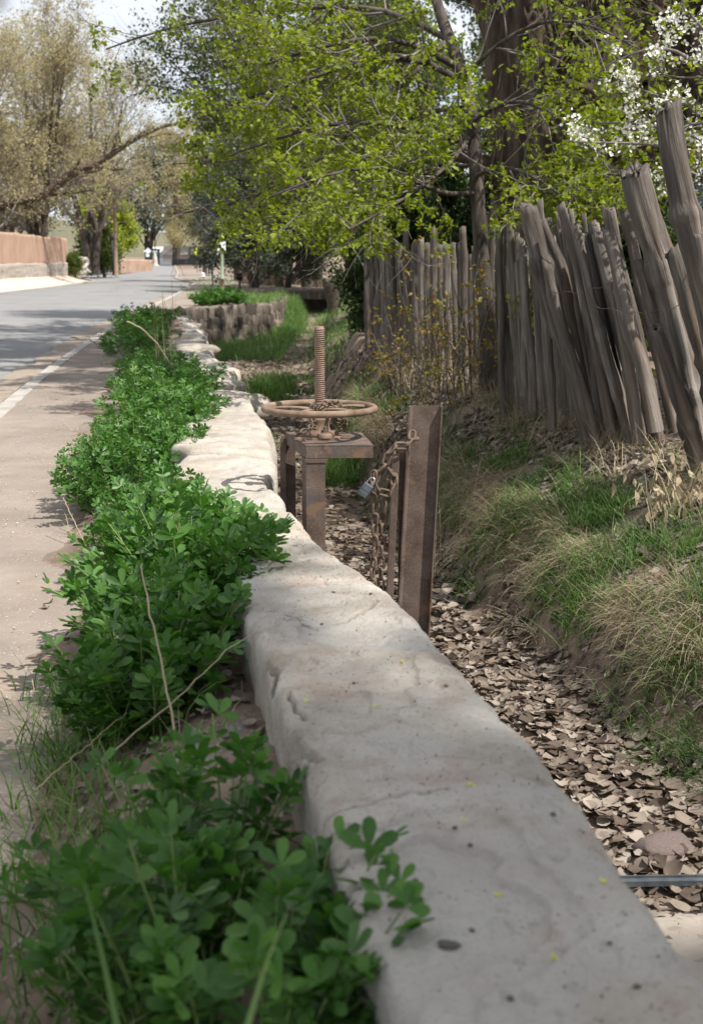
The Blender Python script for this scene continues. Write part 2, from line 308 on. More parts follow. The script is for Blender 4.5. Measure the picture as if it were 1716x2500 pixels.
def kerbmesh(name, ys, f0, sgn):
    V = []; 
    for k, (dx, dz) in enumerate([(-.11, -.20), (-.105, .012), (-.095, .02), (.05, .022), (.06, .012), (.06, -.2)]):
        V.append(np.stack([f0(ys)+sgn*dx+fb(xy0(ys*3, ys*0+k), 5, 2)*.006, ys, dz+FAR(ys)+0*ys], -1))
    V = np.stack(V, 1); n, k, _ = V.shape; i = (np.arange(n-1)[:, None]*k+np.arange(k-1)[None]).reshape(-1)
    return mesh_np(name, V.reshape(-1, 3), [np.stack([i, i+1, i+k+1, i+k], -1)], False)
kb = link('kerb', kerbmesh('kerb', steps([(-12, 40, .3), (40, 235, 3)]), RR, 1), M['kerb'], kind='structure')
link('kerb', kerbmesh('kerb', steps([(-12, 235, 3)]), RLp, -1), M['kerb'], kind='structure')
py = steps([(-12, 0, 1), (0, 20, .12), (20, 80, .5), (80, 180, 4)])
ribbon('footpath', py, lambda y: RR(y)+.065, lambda y: np.where(y < 70, PTH(np.minimum(y, 70))+.28+.10*fb(xy0(y*1.3, 0*y), 21, 3), RR(y)+4.5), 40,
       lambda X, Y, t: .014+FAR(Y)+.012*fb(xy0(X*2, Y*2), 31, 3)*np.minimum(1, t*8)+.05*S(t, .8, 1)*SOIL(np.minimum(Y, 70))-.03*S(t, .97, 1), M['path'], kind='structure')
ribbon('sidewalk', steps([(20, 160, 2)]), lambda y: RLp(y)-3.6, lambda y: RLp(y)-.07, 8, lambda X, Y, t: Hh(X, Y, False)+.06-.03*t, M['sidewalk'], kind='structure')
# dusty gutter between asphalt and kerb
M['dust'] = mat('gutter_dust', [(.22, .175, .14), (.33, .275, .225)], 6, .95, .5, 60, spots=[(12, .56, (.16, .15, .145), .8)])
ribbon('gutter', steps([(-12, 60, .4)]), lambda y: RR(y)-.55-.12*fb(xy0(y*.8, 0*y), 41, 4), lambda y: RR(y)-.10, 6, lambda X, Y, t: -.045+.012*t+.004+0*X, M['dust'], kind='structure')

# ------------------------------------------------------------------ stone wall beside the ditch
wall = thing('stone_wall', 'long low pale stone wall with broad flat top running beside the dry ditch', 'wall', (0, 3, .3))
WO = np.array([0, 3, .3])
def relief(X, Y): 
    a = fb(xy0(X*3.2, Y*3.2), 71, 4); led = fb(xy0(X*2.1+5, Y*1.7), 73, 4)
    l2 = fb(xy0(X*5+2, Y*4), 74, 4); return .012*a-.012*S(led, .12, .16)-.009*S(led, -.32, -.29)-.005*S(l2, .35, .38)+.0030*fb(xy0(X*22, Y*22), 81, 4, .65)-.005*S(fb(xy0(X*9, Y*9), 83, 3), .62, .66)
cracks = [[(655, 1655), (668, 1700), (672, 1745), (705, 1780), (730, 1815), (775, 1862)], [(700, 1690), (720, 1720), (745, 1760)], [(690, 1480), (760, 1500), (830, 1490), (905, 1455), (915, 1435)],
          [(735, 2010), (860, 1985), (960, 1960), (1100, 1950)], [(620, 1580), (650, 1600), (680, 1625), (660, 1660)]]
cw = [.0085, .0045, .005, .003, .0075]
crk = [np.array([G(x, y, .54)[:2] for x, y in c]) for c in cracks]
def segd(p, a, b):
    ab = b-a; t = np.clip(((p-a)@ab)/(ab@ab), 0, 1); return np.linalg.norm(p-(a+t[..., None]*ab), axis=-1)
def slab(y0, y1, dy, nu, seed, name='stone_slab', dz=0., label=None):
    ys = np.linspace(y0, y1, max(6, int((y1-y0)/dy)))
    # profile: left foot -> left shoulder -> top -> right shoulder -> right foot
    u = np.concatenate([np.linspace(-.35, 0, 10)[:-1], np.linspace(0, 1, nu), np.linspace(1, 1.9, 18)[1:]])
    U, Yg = np.meshgrid(u, ys); wl = WLp(Yg); wr = WRp(Yg); tz = TOP(Yg)+dz
    n1 = (.006+.016*S(Yg, 4, 7))*fb(xy0(Yg*3.2, 0*Yg, 0*Yg+seed), 51, 5, .6); n2 = (.008+.012*S(Yg, 4, 7))*fb(xy0(Yg*2.6, 0*Yg+9, 0*Yg+seed), 61, 5, .6)
    e = np.minimum((Yg-y0), (y1-Yg)); shr = .05*(1-S(e, 0, .07))+.02*(1-S(e, 0, .25))
    wl = wl+n1+shr; wr = wr+n2-shr
    uc = np.clip(U, 0, 1); X = wl+(wr-wl)*uc
    lowL = np.clip(-U, 0, 1); lowR = np.clip(U-1, 0, 1)
    edge = np.minimum(uc, 1-uc)*(wr-wl)
    er = .006+.016*(.5+.5*fb(xy0(X*2, Yg*2.5), 15, 3)); Zt = tz-.034*np.exp(-edge/er)-.03*np.exp(-e/.02)+relief(X, Yg)
    pit = fb(xy0(X*30, Yg*30), 91, 2); Zt = Zt-.006*S(pit, .75, 1.1)
    pxy = np.stack([X, Yg], -1)+.006*np.stack([fb(xy0(X*18, Yg*18), 5, 2), fb(xy0(X*18, Yg*18), 6, 2)], -1)
    if y0 < 4:
        for c, w in zip(crk, cw):
            dmin = np.full(X.shape, 9.)
            for a, b in zip(c[:-1], c[1:]): dmin = np.minimum(dmin, segd(pxy, a, b))
            Zt = Zt-np.minimum(.045, w*5)*np.exp(-(dmin/w)**4)
    X = X-lowL*(-.05+.05*fb(xy0(Yg*5, U*6, 0*U+seed), 13, 4, .6))-np.where(U < 0, .006*fb(xy0(Yg*14, U*14), 14, 3), 0)
    face = fb(xy0(Yg*3.2, U*5, 0*U+seed), 17, 4)
    X = X+np.where(U > 1, .015-.10*lowR+.05*face*np.minimum(1, lowR*6), 0)
    Zb = np.where(U < 0, Zt-lowL*1.15, np.where(U > 1, Zt-lowR*1.5, Zt))
    V = np.stack([X, Yg, Zb], -1); ny, nx = X.shape
    i = (np.arange(ny-1)[:, None]*nx+np.arange(nx-1)[None]).reshape(-1)
    F = np.stack([i, i+1, i+nx+1, i+nx], -1)
    return part(name, MB().add(V.reshape(-1, 3), [F, np.arange(nx)[None, ::-1], (np.arange(nx)+(ny-1)*nx)[None]]), M['stone'], wall, WO)
slab(.9, 5.50, .0048, 128, 1)
slab(5.515, 7.25, .02, 40, 2, dz=-.015)
slab(7.27, 9.0, .03, 30, 3, dz=.01)
slab(9.02, 11.1, .04, 24, 4, dz=-.02)
def rock_mesh(name, seed, sub=2, flat=.7, amp=.22, pw=.62):
    import bmesh
    bm = bmesh.new(); bmesh.ops.create_icosphere(bm, subdivisions=sub, radius=1)
    V = np.array([v.co[:] for v in bm.verts]); c = np.sign(V)*np.abs(V)**pw; c = c/np.max(np.abs(c))
    c = c*(1+amp*fb(c*1.6, seed, 3))[:, None]*np.array([1, 1, flat])
    for v, q in zip(bm.verts, c): v.co = q
    me = bpy.data.meshes.new(name); bm.to_mesh(me); bm.free()
    me.polygons.foreach_set('use_smooth', np.full(len(me.polygons), True)); return me
rocks = [rock_mesh('stone', s, 2) for s in range(6)]
for r in rocks: r.materials.append(M['rubble'])
# far end of the wall: broken rubble cap stones
for k in range(46):
    y = 11.3+(k/46)**1.25*26; t = rng.uniform(0, 1); wl, wr = float(WLp(y)), float(WRp(y)); x = wl+(wr-wl)*(.12+.76*t)
    s = rng.uniform(.17, .30)
    o = link('stone', rocks[k % 6], None, wall); o.location = Vector((x, y, float(TOP(y))-.12+rng.uniform(-.05, .03)))-Vector(WO)
    o.scale = (s*.95, s*1.25, s*.62); o.rotation_euler = (rng.uniform(-.2, .2), rng.uniform(-.2, .2), rng.uniform(0, 6))
# loose blocks on the soil left of the wall
def loose(name, px, py, z, s, m, label, rot=0, seed=1, flat=.7):
    me = rock_mesh(name, seed, 3, flat); c = G(px, py, z); o = link(name, me, m); o.location = (c[0], c[1], z); o.scale = s; o.rotation_euler = (0.1, .05, rot)
    return tag(o, label, 'rock')
loose('rock', 505, 1890, .245, (.085, .12, .05), M['rock_grey'], 'grey block of stone half buried in soil left of the wall, behind the front clover', .3, 11)
loose('rock', 610, 1790, .275, (.07, .06, .03), M['rock_grey'], 'small flat stone lying in soil against the left side of the wall', 1.1, 12)
loose('rock', 1622, 2072, -.665, (.105, .075, .06), M['rock_pink'], 'rounded pink speckled rock among dead leaves at the right end of the metal strip', .2, 13)
loose('rock', 1530, 2140, -.72, (.07, .05, .03), M['rubble'], 'small grey stone in the dead leaves beside the wall near the metal strip', .2, 19)
loose('rock', 760, 2140, -.7, (.1, .1, .05), M['rubble'], 'flat stone low in the ditch against the foot of the wall', .2, 23)
# ditch floor: concrete apron and metal strip at the lower right
apr = MB(); c = G(1680, 2330, -.69); Rz = rz_(-.1)
gx2, gy2 = np.meshgrid(np.linspace(.35, 2.6, 60), np.linspace(2.2, 4.15, 50)); gz2 = -.645+.012*fb(xy0(gx2*3, gy2*3), 4, 4)-.06*S(gy2, 4.05, 4.15)-.05*S(gx2, 1.6, 2.4)
i = (np.arange(49)[:, None]*60+np.arange(59)[None]).reshape(-1)
apron = link('concrete_apron', mesh_np('concrete_apron', np.stack([gx2, gy2, gz2], -1).reshape(-1, 3), [np.stack([i, i+1, i+61, i+60], -1)]), mat('apron_concrete', [(.30, .26, .22), (.42, .37, .32)], 5, .9, .5, 50, spots=[(14, .6, (.2, .17, .14), .5)]), kind='structure')
st = MB(); a = G(1540, 2135, -.61); box(st, (a[0]+.20, a[1]+.02, -.645), (.55, .035, .02), rz_(.03)); box(st, (a[0]+.20, a[1]+.03, -.636), (.55, .006, .02), rz_(.03))
tag(link('metal_strip', st.mesh('metal_strip', False), M['galv']), 'grey galvanised metal strip lying across the ditch floor in front of the pink rock', 'metal strip')

# curved retaining wall across the ditch, with stones
rw = thing('retaining_wall', 'curved rough stone retaining wall with grass on top, further along the ditch', 'wall', (-4, 43, 0)); RO = np.array([-4, 43, 0])
cv = resample([(-5.35, 38.8, 0), (-4.9, 39.8, 0), (-4.4, 41.2, 0), (-3.6, 43, 0), (-2.75, 44.7, 0), (-2.45, 46.3, 0), (-2.5, 50, 0), (-2.7, 55, 0)], 90)
core = []; nv = 9
tng = nrm(np.gradient(cv, axis=0)); nor = np.stack([tng[:, 1], -tng[:, 0], 0*tng[:, 0]], -1)
for j in range(nv):
    f = j/(nv-1); z = .06-1.5*f; core.append(cv+nor*(.12*f-.12)[None] if False else cv+nor*(-.10+.10*f)+np.array([0, 0, z]))
core = [cv-nor*.5+np.array([0, 0, .07])]+core
V = np.stack(core, 1); V = V+fb(V*np.array([3.5, 3.5, 1.6]), 3, 4, .6)[..., None]*np.array([.07, .07, .02]); n, k, _ = V.shape; i = (np.arange(n-1)[:, None]*k+np.arange(k-1)[None]).reshape(-1)
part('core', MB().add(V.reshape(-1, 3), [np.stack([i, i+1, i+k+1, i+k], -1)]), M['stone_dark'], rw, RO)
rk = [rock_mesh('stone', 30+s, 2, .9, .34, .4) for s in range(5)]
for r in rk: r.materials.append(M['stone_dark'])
dcv = np.concatenate([[0], np.cumsum(np.linalg.norm(np.diff(cv, axis=0), axis=1))])
cnt = 0
for row in range(4):
    s = 0.0
    while s < dcv[-1]-.2:
        w = rng.uniform(.18, .42); c = np.array([np.interp(s+w/2, dcv, cv[:, q]) for q in range(3)]); nn = np.array([np.interp(s+w/2, dcv, nor[:, q]) for q in range(3)])
        o = link('stone', rk[cnt % 5], None, rw); h = rng.uniform(.15, .2)
        c = c+nn*(-.14+.03*row+rng.uniform(-.03, .03)); c[2] = -.17-.33*row+rng.uniform(-.03, .03)
        o.location = Vector(c-RO); o.scale = (w*.54, rng.uniform(.06, .13), h*rng.uniform(1.15, 1.5)); o.rotation_euler = (0, rng.uniform(-.15, .15), math.atan2(nn[1], nn[0])+PI/2)
        s += w; cnt += 1

# ------------------------------------------------------------------ little plank bridge, tapered pillar
br = thing('footbridge', 'low grey plank footbridge over the dark mouth of the ditch', 'bridge', (-2.4, 60, 0)); BO = np.array([-2.4, 60, 0])
for k in range(9):
    b = MB(); box(b, (-2.6, 58.6+k*.36, .20+rng.uniform(-.01, .01)), (4.6, .34, .06), rz_(rng.uniform(-.01, .01))); part('plank', b, M['wood'], br, BO, False)
b = MB(); box(b, (-2.5, 58.45, -.02), (4.4, .2, .34)); part('beam', b, M['bark2'], br, BO, False)
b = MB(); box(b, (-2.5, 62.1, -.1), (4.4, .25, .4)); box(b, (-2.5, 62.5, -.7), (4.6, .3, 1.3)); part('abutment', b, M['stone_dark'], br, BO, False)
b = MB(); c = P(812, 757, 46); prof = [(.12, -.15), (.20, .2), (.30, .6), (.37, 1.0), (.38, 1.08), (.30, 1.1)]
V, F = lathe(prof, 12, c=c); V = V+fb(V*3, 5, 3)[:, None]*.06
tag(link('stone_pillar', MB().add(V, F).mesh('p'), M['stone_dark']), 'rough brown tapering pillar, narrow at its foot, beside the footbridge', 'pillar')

# ------------------------------------------------------------------ sluice gate
gO = np.array([-.15, 6.2, 0.0])
gate = thing('sluice_gate', 'rusty hand-wheel sluice gate on steel frame standing in the ditch beside the wall', 'sluice gate', gO)
WC = P(780, 997, 6.2); WR_ = .265; wz = WC[2]
hw = MB()
a = np.linspace(0, 2*PI, 65)
ring = np.stack([WC[0]+WR_*np.cos(a), WC[1]+WR_*np.sin(a), wz+0*a], -1)[:-1]
def torus(c, R_, r, n=64, s=12, sx=1., sz=1.):
    A = np.arange(n)/n*2*PI; B = np.arange(s)/s*2*PI
    V = np.stack([(R_+r*np.cos(B)[None])*np.cos(A)[:, None], (R_*sx+r*np.cos(B)[None])*np.sin(A)[:, None], sz*r*np.sin(B)[None]+0*A[:, None]], -1)
    i = np.arange(n)[:, None]; j = np.arange(s)[None]; i2 = (i+1) % n; j2 = (j+1) % s
    return V.reshape(-1, 3)+np.asarray(c), [np.stack([i*s+j, i2*s+j, i2*s+j2, i*s+j2], -1).reshape(-1, 4)]
V, F = torus((WC[0], WC[1], wz), WR_-.004, .0165, 72, 12); V += fb(V*30, 3, 2)[:, None]*.0008
wheel = part('hand_wheel', MB().add(V, F), M['rust2'], gate, gO)
for k in range(5):
    th = 2*PI*k/5+.55; c, s_ = math.cos(th), math.sin(th)
    t = np.linspace(0, 1, 9); r = .035+(WR_-.045)*t; z = wz-.006+.010*np.sin(PI*t)
    q = np.stack([WC[0]+c*r, WC[1]+s_*r, z], -1)
    V, F = tubes(q[None], (.017-.006*np.sin(PI*t)+.006*(t > .9))[None], 8); V = q.repeat(8, 0)+(V-q.repeat(8, 0))*np.array([1, 1, .62])
    o = part('spoke', MB().add(V, F), M['rust2'], wheel, gO)
hb = MB(); V, F = lathe([(.0, .026), (.036, .026), (.043, .02), (.05, .0), (.05, -.03), (.038, -.036), (0, -.036)], 24, c=(WC[0], WC[1], wz), caps=False); hb.add(V, F)
part('hub', hb, M['rust2'], wheel, gO)
pitch = .0098; top = P(782, 797, 6.2)[2]; z0 = wz-.12; nzp = int((top-z0)/pitch); prof = []
for k in range(nzp):
    zz = z0+k*pitch; prof += [(.0180, zz), (.0242, zz+pitch*.30), (.0242, zz+pitch*.52), (.0180, zz+pitch*.82)]
prof += [(.0215, top), (.0, top+.001)]
V, F = lathe(prof, 24, c=(WC[0]+.002, WC[1], 0), caps=False); ang = np.arctan2(V[:, 1]-WC[1], V[:, 0]-WC[0]); V[:, 2] += ang/(2*PI)*pitch*.98*(V[:, 2] < top-.004)
part('screw_stem', MB().add(V, F), mat('thread_rust', [(.14, .085, .058), (.24, .16, .115), (.31, .23, .18)], 25, .7, .2, 90, metal=.2), gate, gO)
# bearing block and base plate
pz = .668; fl_, fr_ = np.array([-.209, 5.955]), np.array([.099, 5.965]); bl_, br_ = np.array([-.326, 6.43]), np.array([.052, 6.40])
def slabq(mb, qs, z0, z1):
    V = [[*q, z0] for q in qs]+[[*q, z1] for q in qs]; n = len(qs)
    return mb.add(V, [np.array([[j, (j+1) % n, n+(j+1) % n, n+j] for j in range(n)]), np.arange(n)[None, ::-1], (np.arange(n)+n)[None]])
b = MB(); slabq(b, [fl_, fr_, br_, bl_], pz-.008, pz)
e1 = (fr_-fl_)/np.linalg.norm(fr_-fl_); inn = np.array([-e1[1], e1[0]])
slabq(b, [fl_, fr_, fr_+inn*.008, fl_+inn*.008], pz-.062, pz-.0085)
e2 = (bl_-fl_)/np.linalg.norm(bl_-fl_); in2 = np.array([e2[1], -e2[0]])
slabq(b, [fl_+e2*.009, bl_, bl_+in2*.008, fl_+e2*.009+in2*.008], pz-.060, pz-.0085)
e3 = (br_-fr_)/np.linalg.norm(br_-fr_)
slabq(b, [fr_+e3*.009-.008*e1, fr_+e3*.009, br_, br_-.008*e1], pz-.060, pz-.0085)
tp = part('top_frame', b, M['rust'], gate, gO, False)
bv = tp.modifiers.new('bevel', 'BEVEL'); bv.width = .0015; bv.segments = 2
b = MB(); cc = np.array([WC[0]+.0, WC[1]-.01]); R8 = rz_(-.12)[:2, :2]
slabq(b, [cc+R8@np.array(q) for q in [(-.11, -.075), (.10, -.07), (.105, .07), (-.10, .075)]], pz+.0005, pz+.009); part('base_plate', b, M['rust2'], gate, gO, False)
b = MB(); V, F = lathe([(.058, .0005), (.058, .007), (.0, .0071)], 28, c=(WC[0]+.125, WC[1]+.015, pz)); b.add(V, F); part('round_plate', b, M['rust'], gate, gO, False)
b = MB(); V, F = lathe([(.072, .0095), (.070, .026), (.056, .034), (.050, .05), (.048, .075), (.054, .09), (.054, .098)], 28, c=(WC[0], WC[1], pz)); b.add(V, F)
bear = part('bearing', b, M['rust2'], gate, gO)
for k, (dx, dy) in enumerate([(.028, -.062), (-.058, .02), (.055, .045)]):
    c = np.array([WC[0]+dx, WC[1]+dy, pz])
    b = MB(); V, F = lathe([(.037, .0095), (.037, .028), (.034, .031), (.0, .031)], 20, c=c, caps=False); b.add(V, F); V, F = lathe([(.021, .031), (.021, .034)], 18, c=c); b.add(V, F)
    part('boss', b, M['rust2'], bear, gO)
    b = MB(); V, F = lathe([(.0145, .034), (.0145, .047)], 6, c=c); b.add(V, F); V, F = lathe([(.008, .047), (.008, .062), (.006, .064)], 10, c=c); b.add(V, F)
    part('bolt', b, M['rust'], bear, gO, False)
# legs
b = MB(); l0 = fl_+inn*.003
slabq(b, [l0, l0+e1*.088, l0+e1*.088+inn*.007, l0+inn*.007], -.72, pz-.085); slabq(b, [l0+inn*.0075, l0+e1*.007+inn*.0075, l0+e1*.007+inn*.09-e1*.02, l0+inn*.09-e1*.02], -.72, pz-.085)
slabq(b, [l0-e1*.004-inn*.004, l0+e1*.096-inn*.004, l0+e1*.092+inn*.095, l0-e1*.02+inn*.095], pz-.084, pz-.064)
lg = part('leg', b, M['rust'], gate, gO, False); bv = lg.modifiers.new('bevel', 'BEVEL'); bv.width = .0015; bv.segments = 2
b = MB(); l1 = np.array([-.352, 6.40])
slabq(b, [l1, l1+e1*.028, l1+e1*.028+inn*.006, l1+inn*.006], -.74, pz-.03); slabq(b, [l1+inn*.0065, l1+e1*.006+inn*.0065, l1+e1*.006+inn*.085, l1+inn*.085], -.74, pz-.03); slabq(b, [l1+inn*.0855, l1+e1*.075+inn*.0855, l1+e1*.075+inn*.0915, l1+inn*.0915], -.74, pz-.03)
part('leg', b, M['rust'], gate, gO, False)
b = MB(); l2 = br_-e1*.09-inn*.02; slabq(b, [l2, l2+e1*.05, l2+e1*.05+inn*.007, l2+inn*.007], -.8, pz-.009)
# gate leaf low between the legs
b = MB(); slabq(b, [l0+e1*.09+inn*.2, l0+e1*.42+inn*.2, l0+e1*.42+inn*.212, l0+e1*.09+inn*.212], -.74, -.42); part('gate_leaf', b, M['rust'], gate, gO, False)

# tall channel post and the shorter one beside it
def chan(name, topc, botc, w, d, t, rot, m, parent, org, arc=0.):
    b = MB(); tv = np.array(topc); bv_ = np.array(botc); R = rz_(rot)
    prof = np.array([(-w/2, -d), (-w/2+t*.8, -d-.001), (-w/2+t*1.3, -t*2.2), (-w/2+t*2.4, -t), (w/2-t*2.4, -t), (w/2-t*1.3, -t*2.2), (w/2-t*.8, -d-.001), (w/2, -d), (w/2, -.004), (w/2-.004, 0), (-w/2+.004, 0), (-w/2, -.004)])
    n = len(prof); zs = np.linspace(0, 1, 14); V = []
    for f in zs:
        c = tv+(bv_-tv)*f; q = np.c_[prof, np.zeros(n)]@R.T+c; q[:, 2] += (0 if f > 0 else arc*(np.abs(prof[:, 0])/(w/2))**2-arc); V.append(q)
    V = np.concatenate(V); F = [np.array([[r*n+j, r*n+(j+1) % n, (r+1)*n+(j+1) % n, (r+1)*n+j] for r in range(13) for j in range(n)]), np.array([[0, 11, 10, 9], [0, 1, 2, 11]])[:0]]
    b.add(V, F)
    tri = [(0, 1, 11), (1, 2, 11), (2, 3, 10), (2, 10, 11), (3, 4, 9), (3, 9, 10), (4, 5, 9), (5, 8, 9), (5, 6, 8), (6, 7, 8)]
    b.F.setdefault(3, []).append(np.array(tri)); b.F[3].append(np.array(tri)[:, ::-1]+n*13)
    return part(name, b, m, parent, org, False)
TT = P(1040, 992, 5.3); TB = TT+np.array([-.075, 0, -1.66])
post = thing('steel_post', 'tall rusty brown steel channel post leaning slightly, open side to the camera', 'steel post', (TT[0], 5.3, -.7)); PO = np.array([TT[0], 5.3, -.7])
chan('channel', TT+np.array([0, .02, 0]), TB+np.array([0, .02, 0]),   .138, .036, .007, -.06, M['rust'], post, PO, .0)
lf = TT+np.array([-.067, -.02, -.13])
b = MB(); V, F = lathe([(.013, 0), (.013, .010)], 6, R=ry_(PI/2), c=lf+np.array([.010, 0, 0])); b.add(V, F); V, F = lathe([(.0075, .01), (.0075, .028)], 10, R=ry_(PI/2), c=lf+np.array([.010, 0, 0])); b.add(V, F)
V, F = lathe([(.009, 0), (.009, .006)], 6, R=ry_(PI/2), c=lf+np.array([.024, 0, 0])); b.add(V, F)
part('bolt', b, M['rust2'], post, PO, False)
T2 = P(974, 1106, 5.24); B2 = T2+np.array([-.052, 0, -1.4])
post2 = thing('steel_post', 'shorter narrow rusty steel post with rounded top left of the tall channel post', 'steel post', (T2[0], 5.24, -.7)); PO2 = np.array([T2[0], 5.24, -.7])
b = MB(); V = []; pr = [(-.024, .06), (-.024, -.04), (.000, -.042), (.002, -.036), (-.018, -.034), (-.018, .06)]
for f in (0, .003, .02, 1):
    c = T2+(B2-T2)*f; sh = {0: .7, .003: .85}.get(f, 1.); V.append(np.array([[c[0]+x*sh, c[1]+.02+y*sh, c[2]-(.0 if f else 0)-(.015 if (f == 0 and x > .02) else 0)] for x, y in pr]))
n = 6; b.add(np.concatenate(V), [np.array([[r*n+j, r*n+(j+1) % n, (r+1)*n+(j+1) % n, (r+1)*n+j] for r in range(3) for j in range(n)]), np.array([[0, 1, 2, 3], [0, 3, 4, 5]])])
part('angle_bar', b, M['rust'], post2, PO2, False)
b = MB(); bx0 = T2+np.array([.022, .085, 0]); slabq(b, [bx0[:2]+q for q in np.array([(-.02, 0), (.03, 0), (.03, .006), (-.02, .006)])], -.75, bx0[2]-.01); part('back_plate', b, M['rust'], post2, PO2, False)

# chains
def link_mesh(L_=.046, w=.030, r=.0045):
    n = 18; s = 6; a = np.arange(n)/n*2*PI; hx = (L_-w)/2
    cx = np.cos(a)*(w/2-r)+np.where(np.cos(a) > 1e-6, hx, np.where(np.cos(a) < -1e-6, -hx, 0)); cy = np.sin(a)*(w/2-r)
    P_ = np.stack([cx, cy, 0*a], -1); T = nrm(np.roll(P_, -1, 0)-np.roll(P_, 1, 0)); N = np.cross(T, [0, 0, 1.]); B = np.arange(s)/s*2*PI
    V = P_[:, None]+r*(N[:, None]*np.cos(B)[None, :, None]+np.array([0, 0, 1.])*np.sin(B)[None, :, None])
    i = np.arange(n)[:, None]; j = np.arange(s)[None]; i2 = (i+1) % n; j2 = (j+1) % s
    m = mesh_np('link', V.reshape(-1, 3), [np.stack([i*s+j, i2*s+j, i2*s+j2, i*s+j2], -1).reshape(-1, 4)]); m.materials.append(M['rustchain']); return m
def chain(parent, org, path, me, Lk, roll=0.):
    p = np.asarray(path, float); d = np.concatenate([[0], np.cumsum(np.linalg.norm(np.diff(p, axis=0), axis=1))]); n = int(d[-1]/Lk)
    for k in range(n):
        a = np.array([np.interp(k*Lk, d, p[:, i]) for i in range(3)]); c = np.array([np.interp((k+1)*Lk, d, p[:, i]) for i in range(3)])
        x = Vector(c-a).normalized(); up = Vector((0, -1, .12)) if abs(x.dot(Vector((0, -1, 0)))) < .9 else Vector((1, 0, 0)); y = up.cross(x).normalized(); z = x.cross(y)
        R = Matrix((x, y, z)).transposed(); R = R@Matrix.Rotation((PI/2 if k % 2 else 0)+roll+random.uniform(-.35, .35), 3, 'X')
        o = link('link', me, None, parent); o.matrix_local = Matrix.Translation(Vector((a+c)/2-org))@R.to_4x4()
lkA = link_mesh(.060, .036, .0056); lkB = link_mesh(.038, .026, .0042)
ch = thing('chain', 'heavy rusty chain hanging from the bolt of the steel channel post', 'chain', P(920, 1200, 5.2)); CO = P(920, 1200, 5.2)
chain(ch, CO, [P(1008, 1052, 5.27), P(1002, 1083, 5.22), P(985, 1092, 5.2), P(962, 1088, 5.2), P(950, 1100, 5.2), P(940, 1135, 5.2), P(925, 1150, 5.2), P(912, 1160, 5.2), P(918, 1195, 5.19), P(940, 1208, 5.18), P(958, 1205, 5.18), P(965, 1170, 5.2), P(955, 1140, 5.22), P(945, 1200, 5.24), P(935, 1260, 5.24), P(932, 1330, 5.24), P(930, 1400, 5.24), P(928, 1470, 5.24)], lkA, .046)
chain(ch, CO, [P(914, 1150, 5.18), P(908, 1190, 5.18), P(918, 1230, 5.2), P(914, 1290, 5.2), P(918, 1340, 5.2), P(908, 1390, 5.2), P(912, 1450, 5.2)], lkA, .046, .8)
pl = thing('padlock', 'small grey steel padlock hanging tilted on the rusty chain', 'padlock', P(893, 1197, 5.15)); c0 = P(893, 1197, 5.15)
Rl = ry_(.55)@rz_(-.35)
b = MB(); box(b, (0, 0, 0), (.040, .024, .056)); b.V = [v@Rl.T for v in b.V]; o = part('body', b, M['lock'], pl, None, False); bv = o.modifiers.new('bevel', 'BEVEL'); bv.width = .004; bv.segments = 3
b = MB(); box(b, (0, -.0125, .004), (.037, .0018, .006)); box(b, (0, -.0125, -.014), (.037, .0018, .003)); b.V = [v@Rl.T for v in b.V]; part('groove_band', b, M['galv'], pl, None, False)
b = MB(); t = np.linspace(0, PI, 12); q = np.stack([-.013*np.cos(t), 0*t, .026+.012+.02*np.sin(t)], -1); q = np.concatenate([[[-.013, 0, .024]], q, [[.013, 0, .024]]]); V, F = tubes(q[None], np.full((1, 14), .0033), 8); b.add(V@Rl.T, F); part('shackle', b, M['chrome'], pl)
ch2 = thing('chain', 'rusty chain wound round the hub and under the hand wheel of the sluice gate', 'chain', WC); 
chain(ch2, WC, [P(762, 994, 6.13), P(775, 988, 6.12), P(795, 982, 6.15), P(812, 984, 6.2), P(826, 980, 6.22), P(832, 996, 6.15), P(825, 1012, 6.22), P(815, 1035, 6.24), P(838, 1040, 6.22), P(846, 1025, 6.2), P(835, 1018, 6.18), P(850, 1040, 6.2), P(832, 1052, 6.2), P(845, 1030, 6.24), P(822, 1030, 6.22), P(815, 1018, 6.22)], lkB, .029)
chain(ch2, WC, [P(766, 990, 6.1), P(768, 1010, 6.12), P(764, 1030, 6.1), P(757, 1045, 6.05), P(742, 1050, 6.02), P(730, 1060, 6.0), P(716, 1068, 5.99)], lkB, .029)
chain(ch2, WC, [P(770, 1018, 6.16), P(762, 1035, 6.14), P(772, 1048, 6.1), P(752, 1040, 6.14), P(760, 1020, 6.18)], lkB, .029)

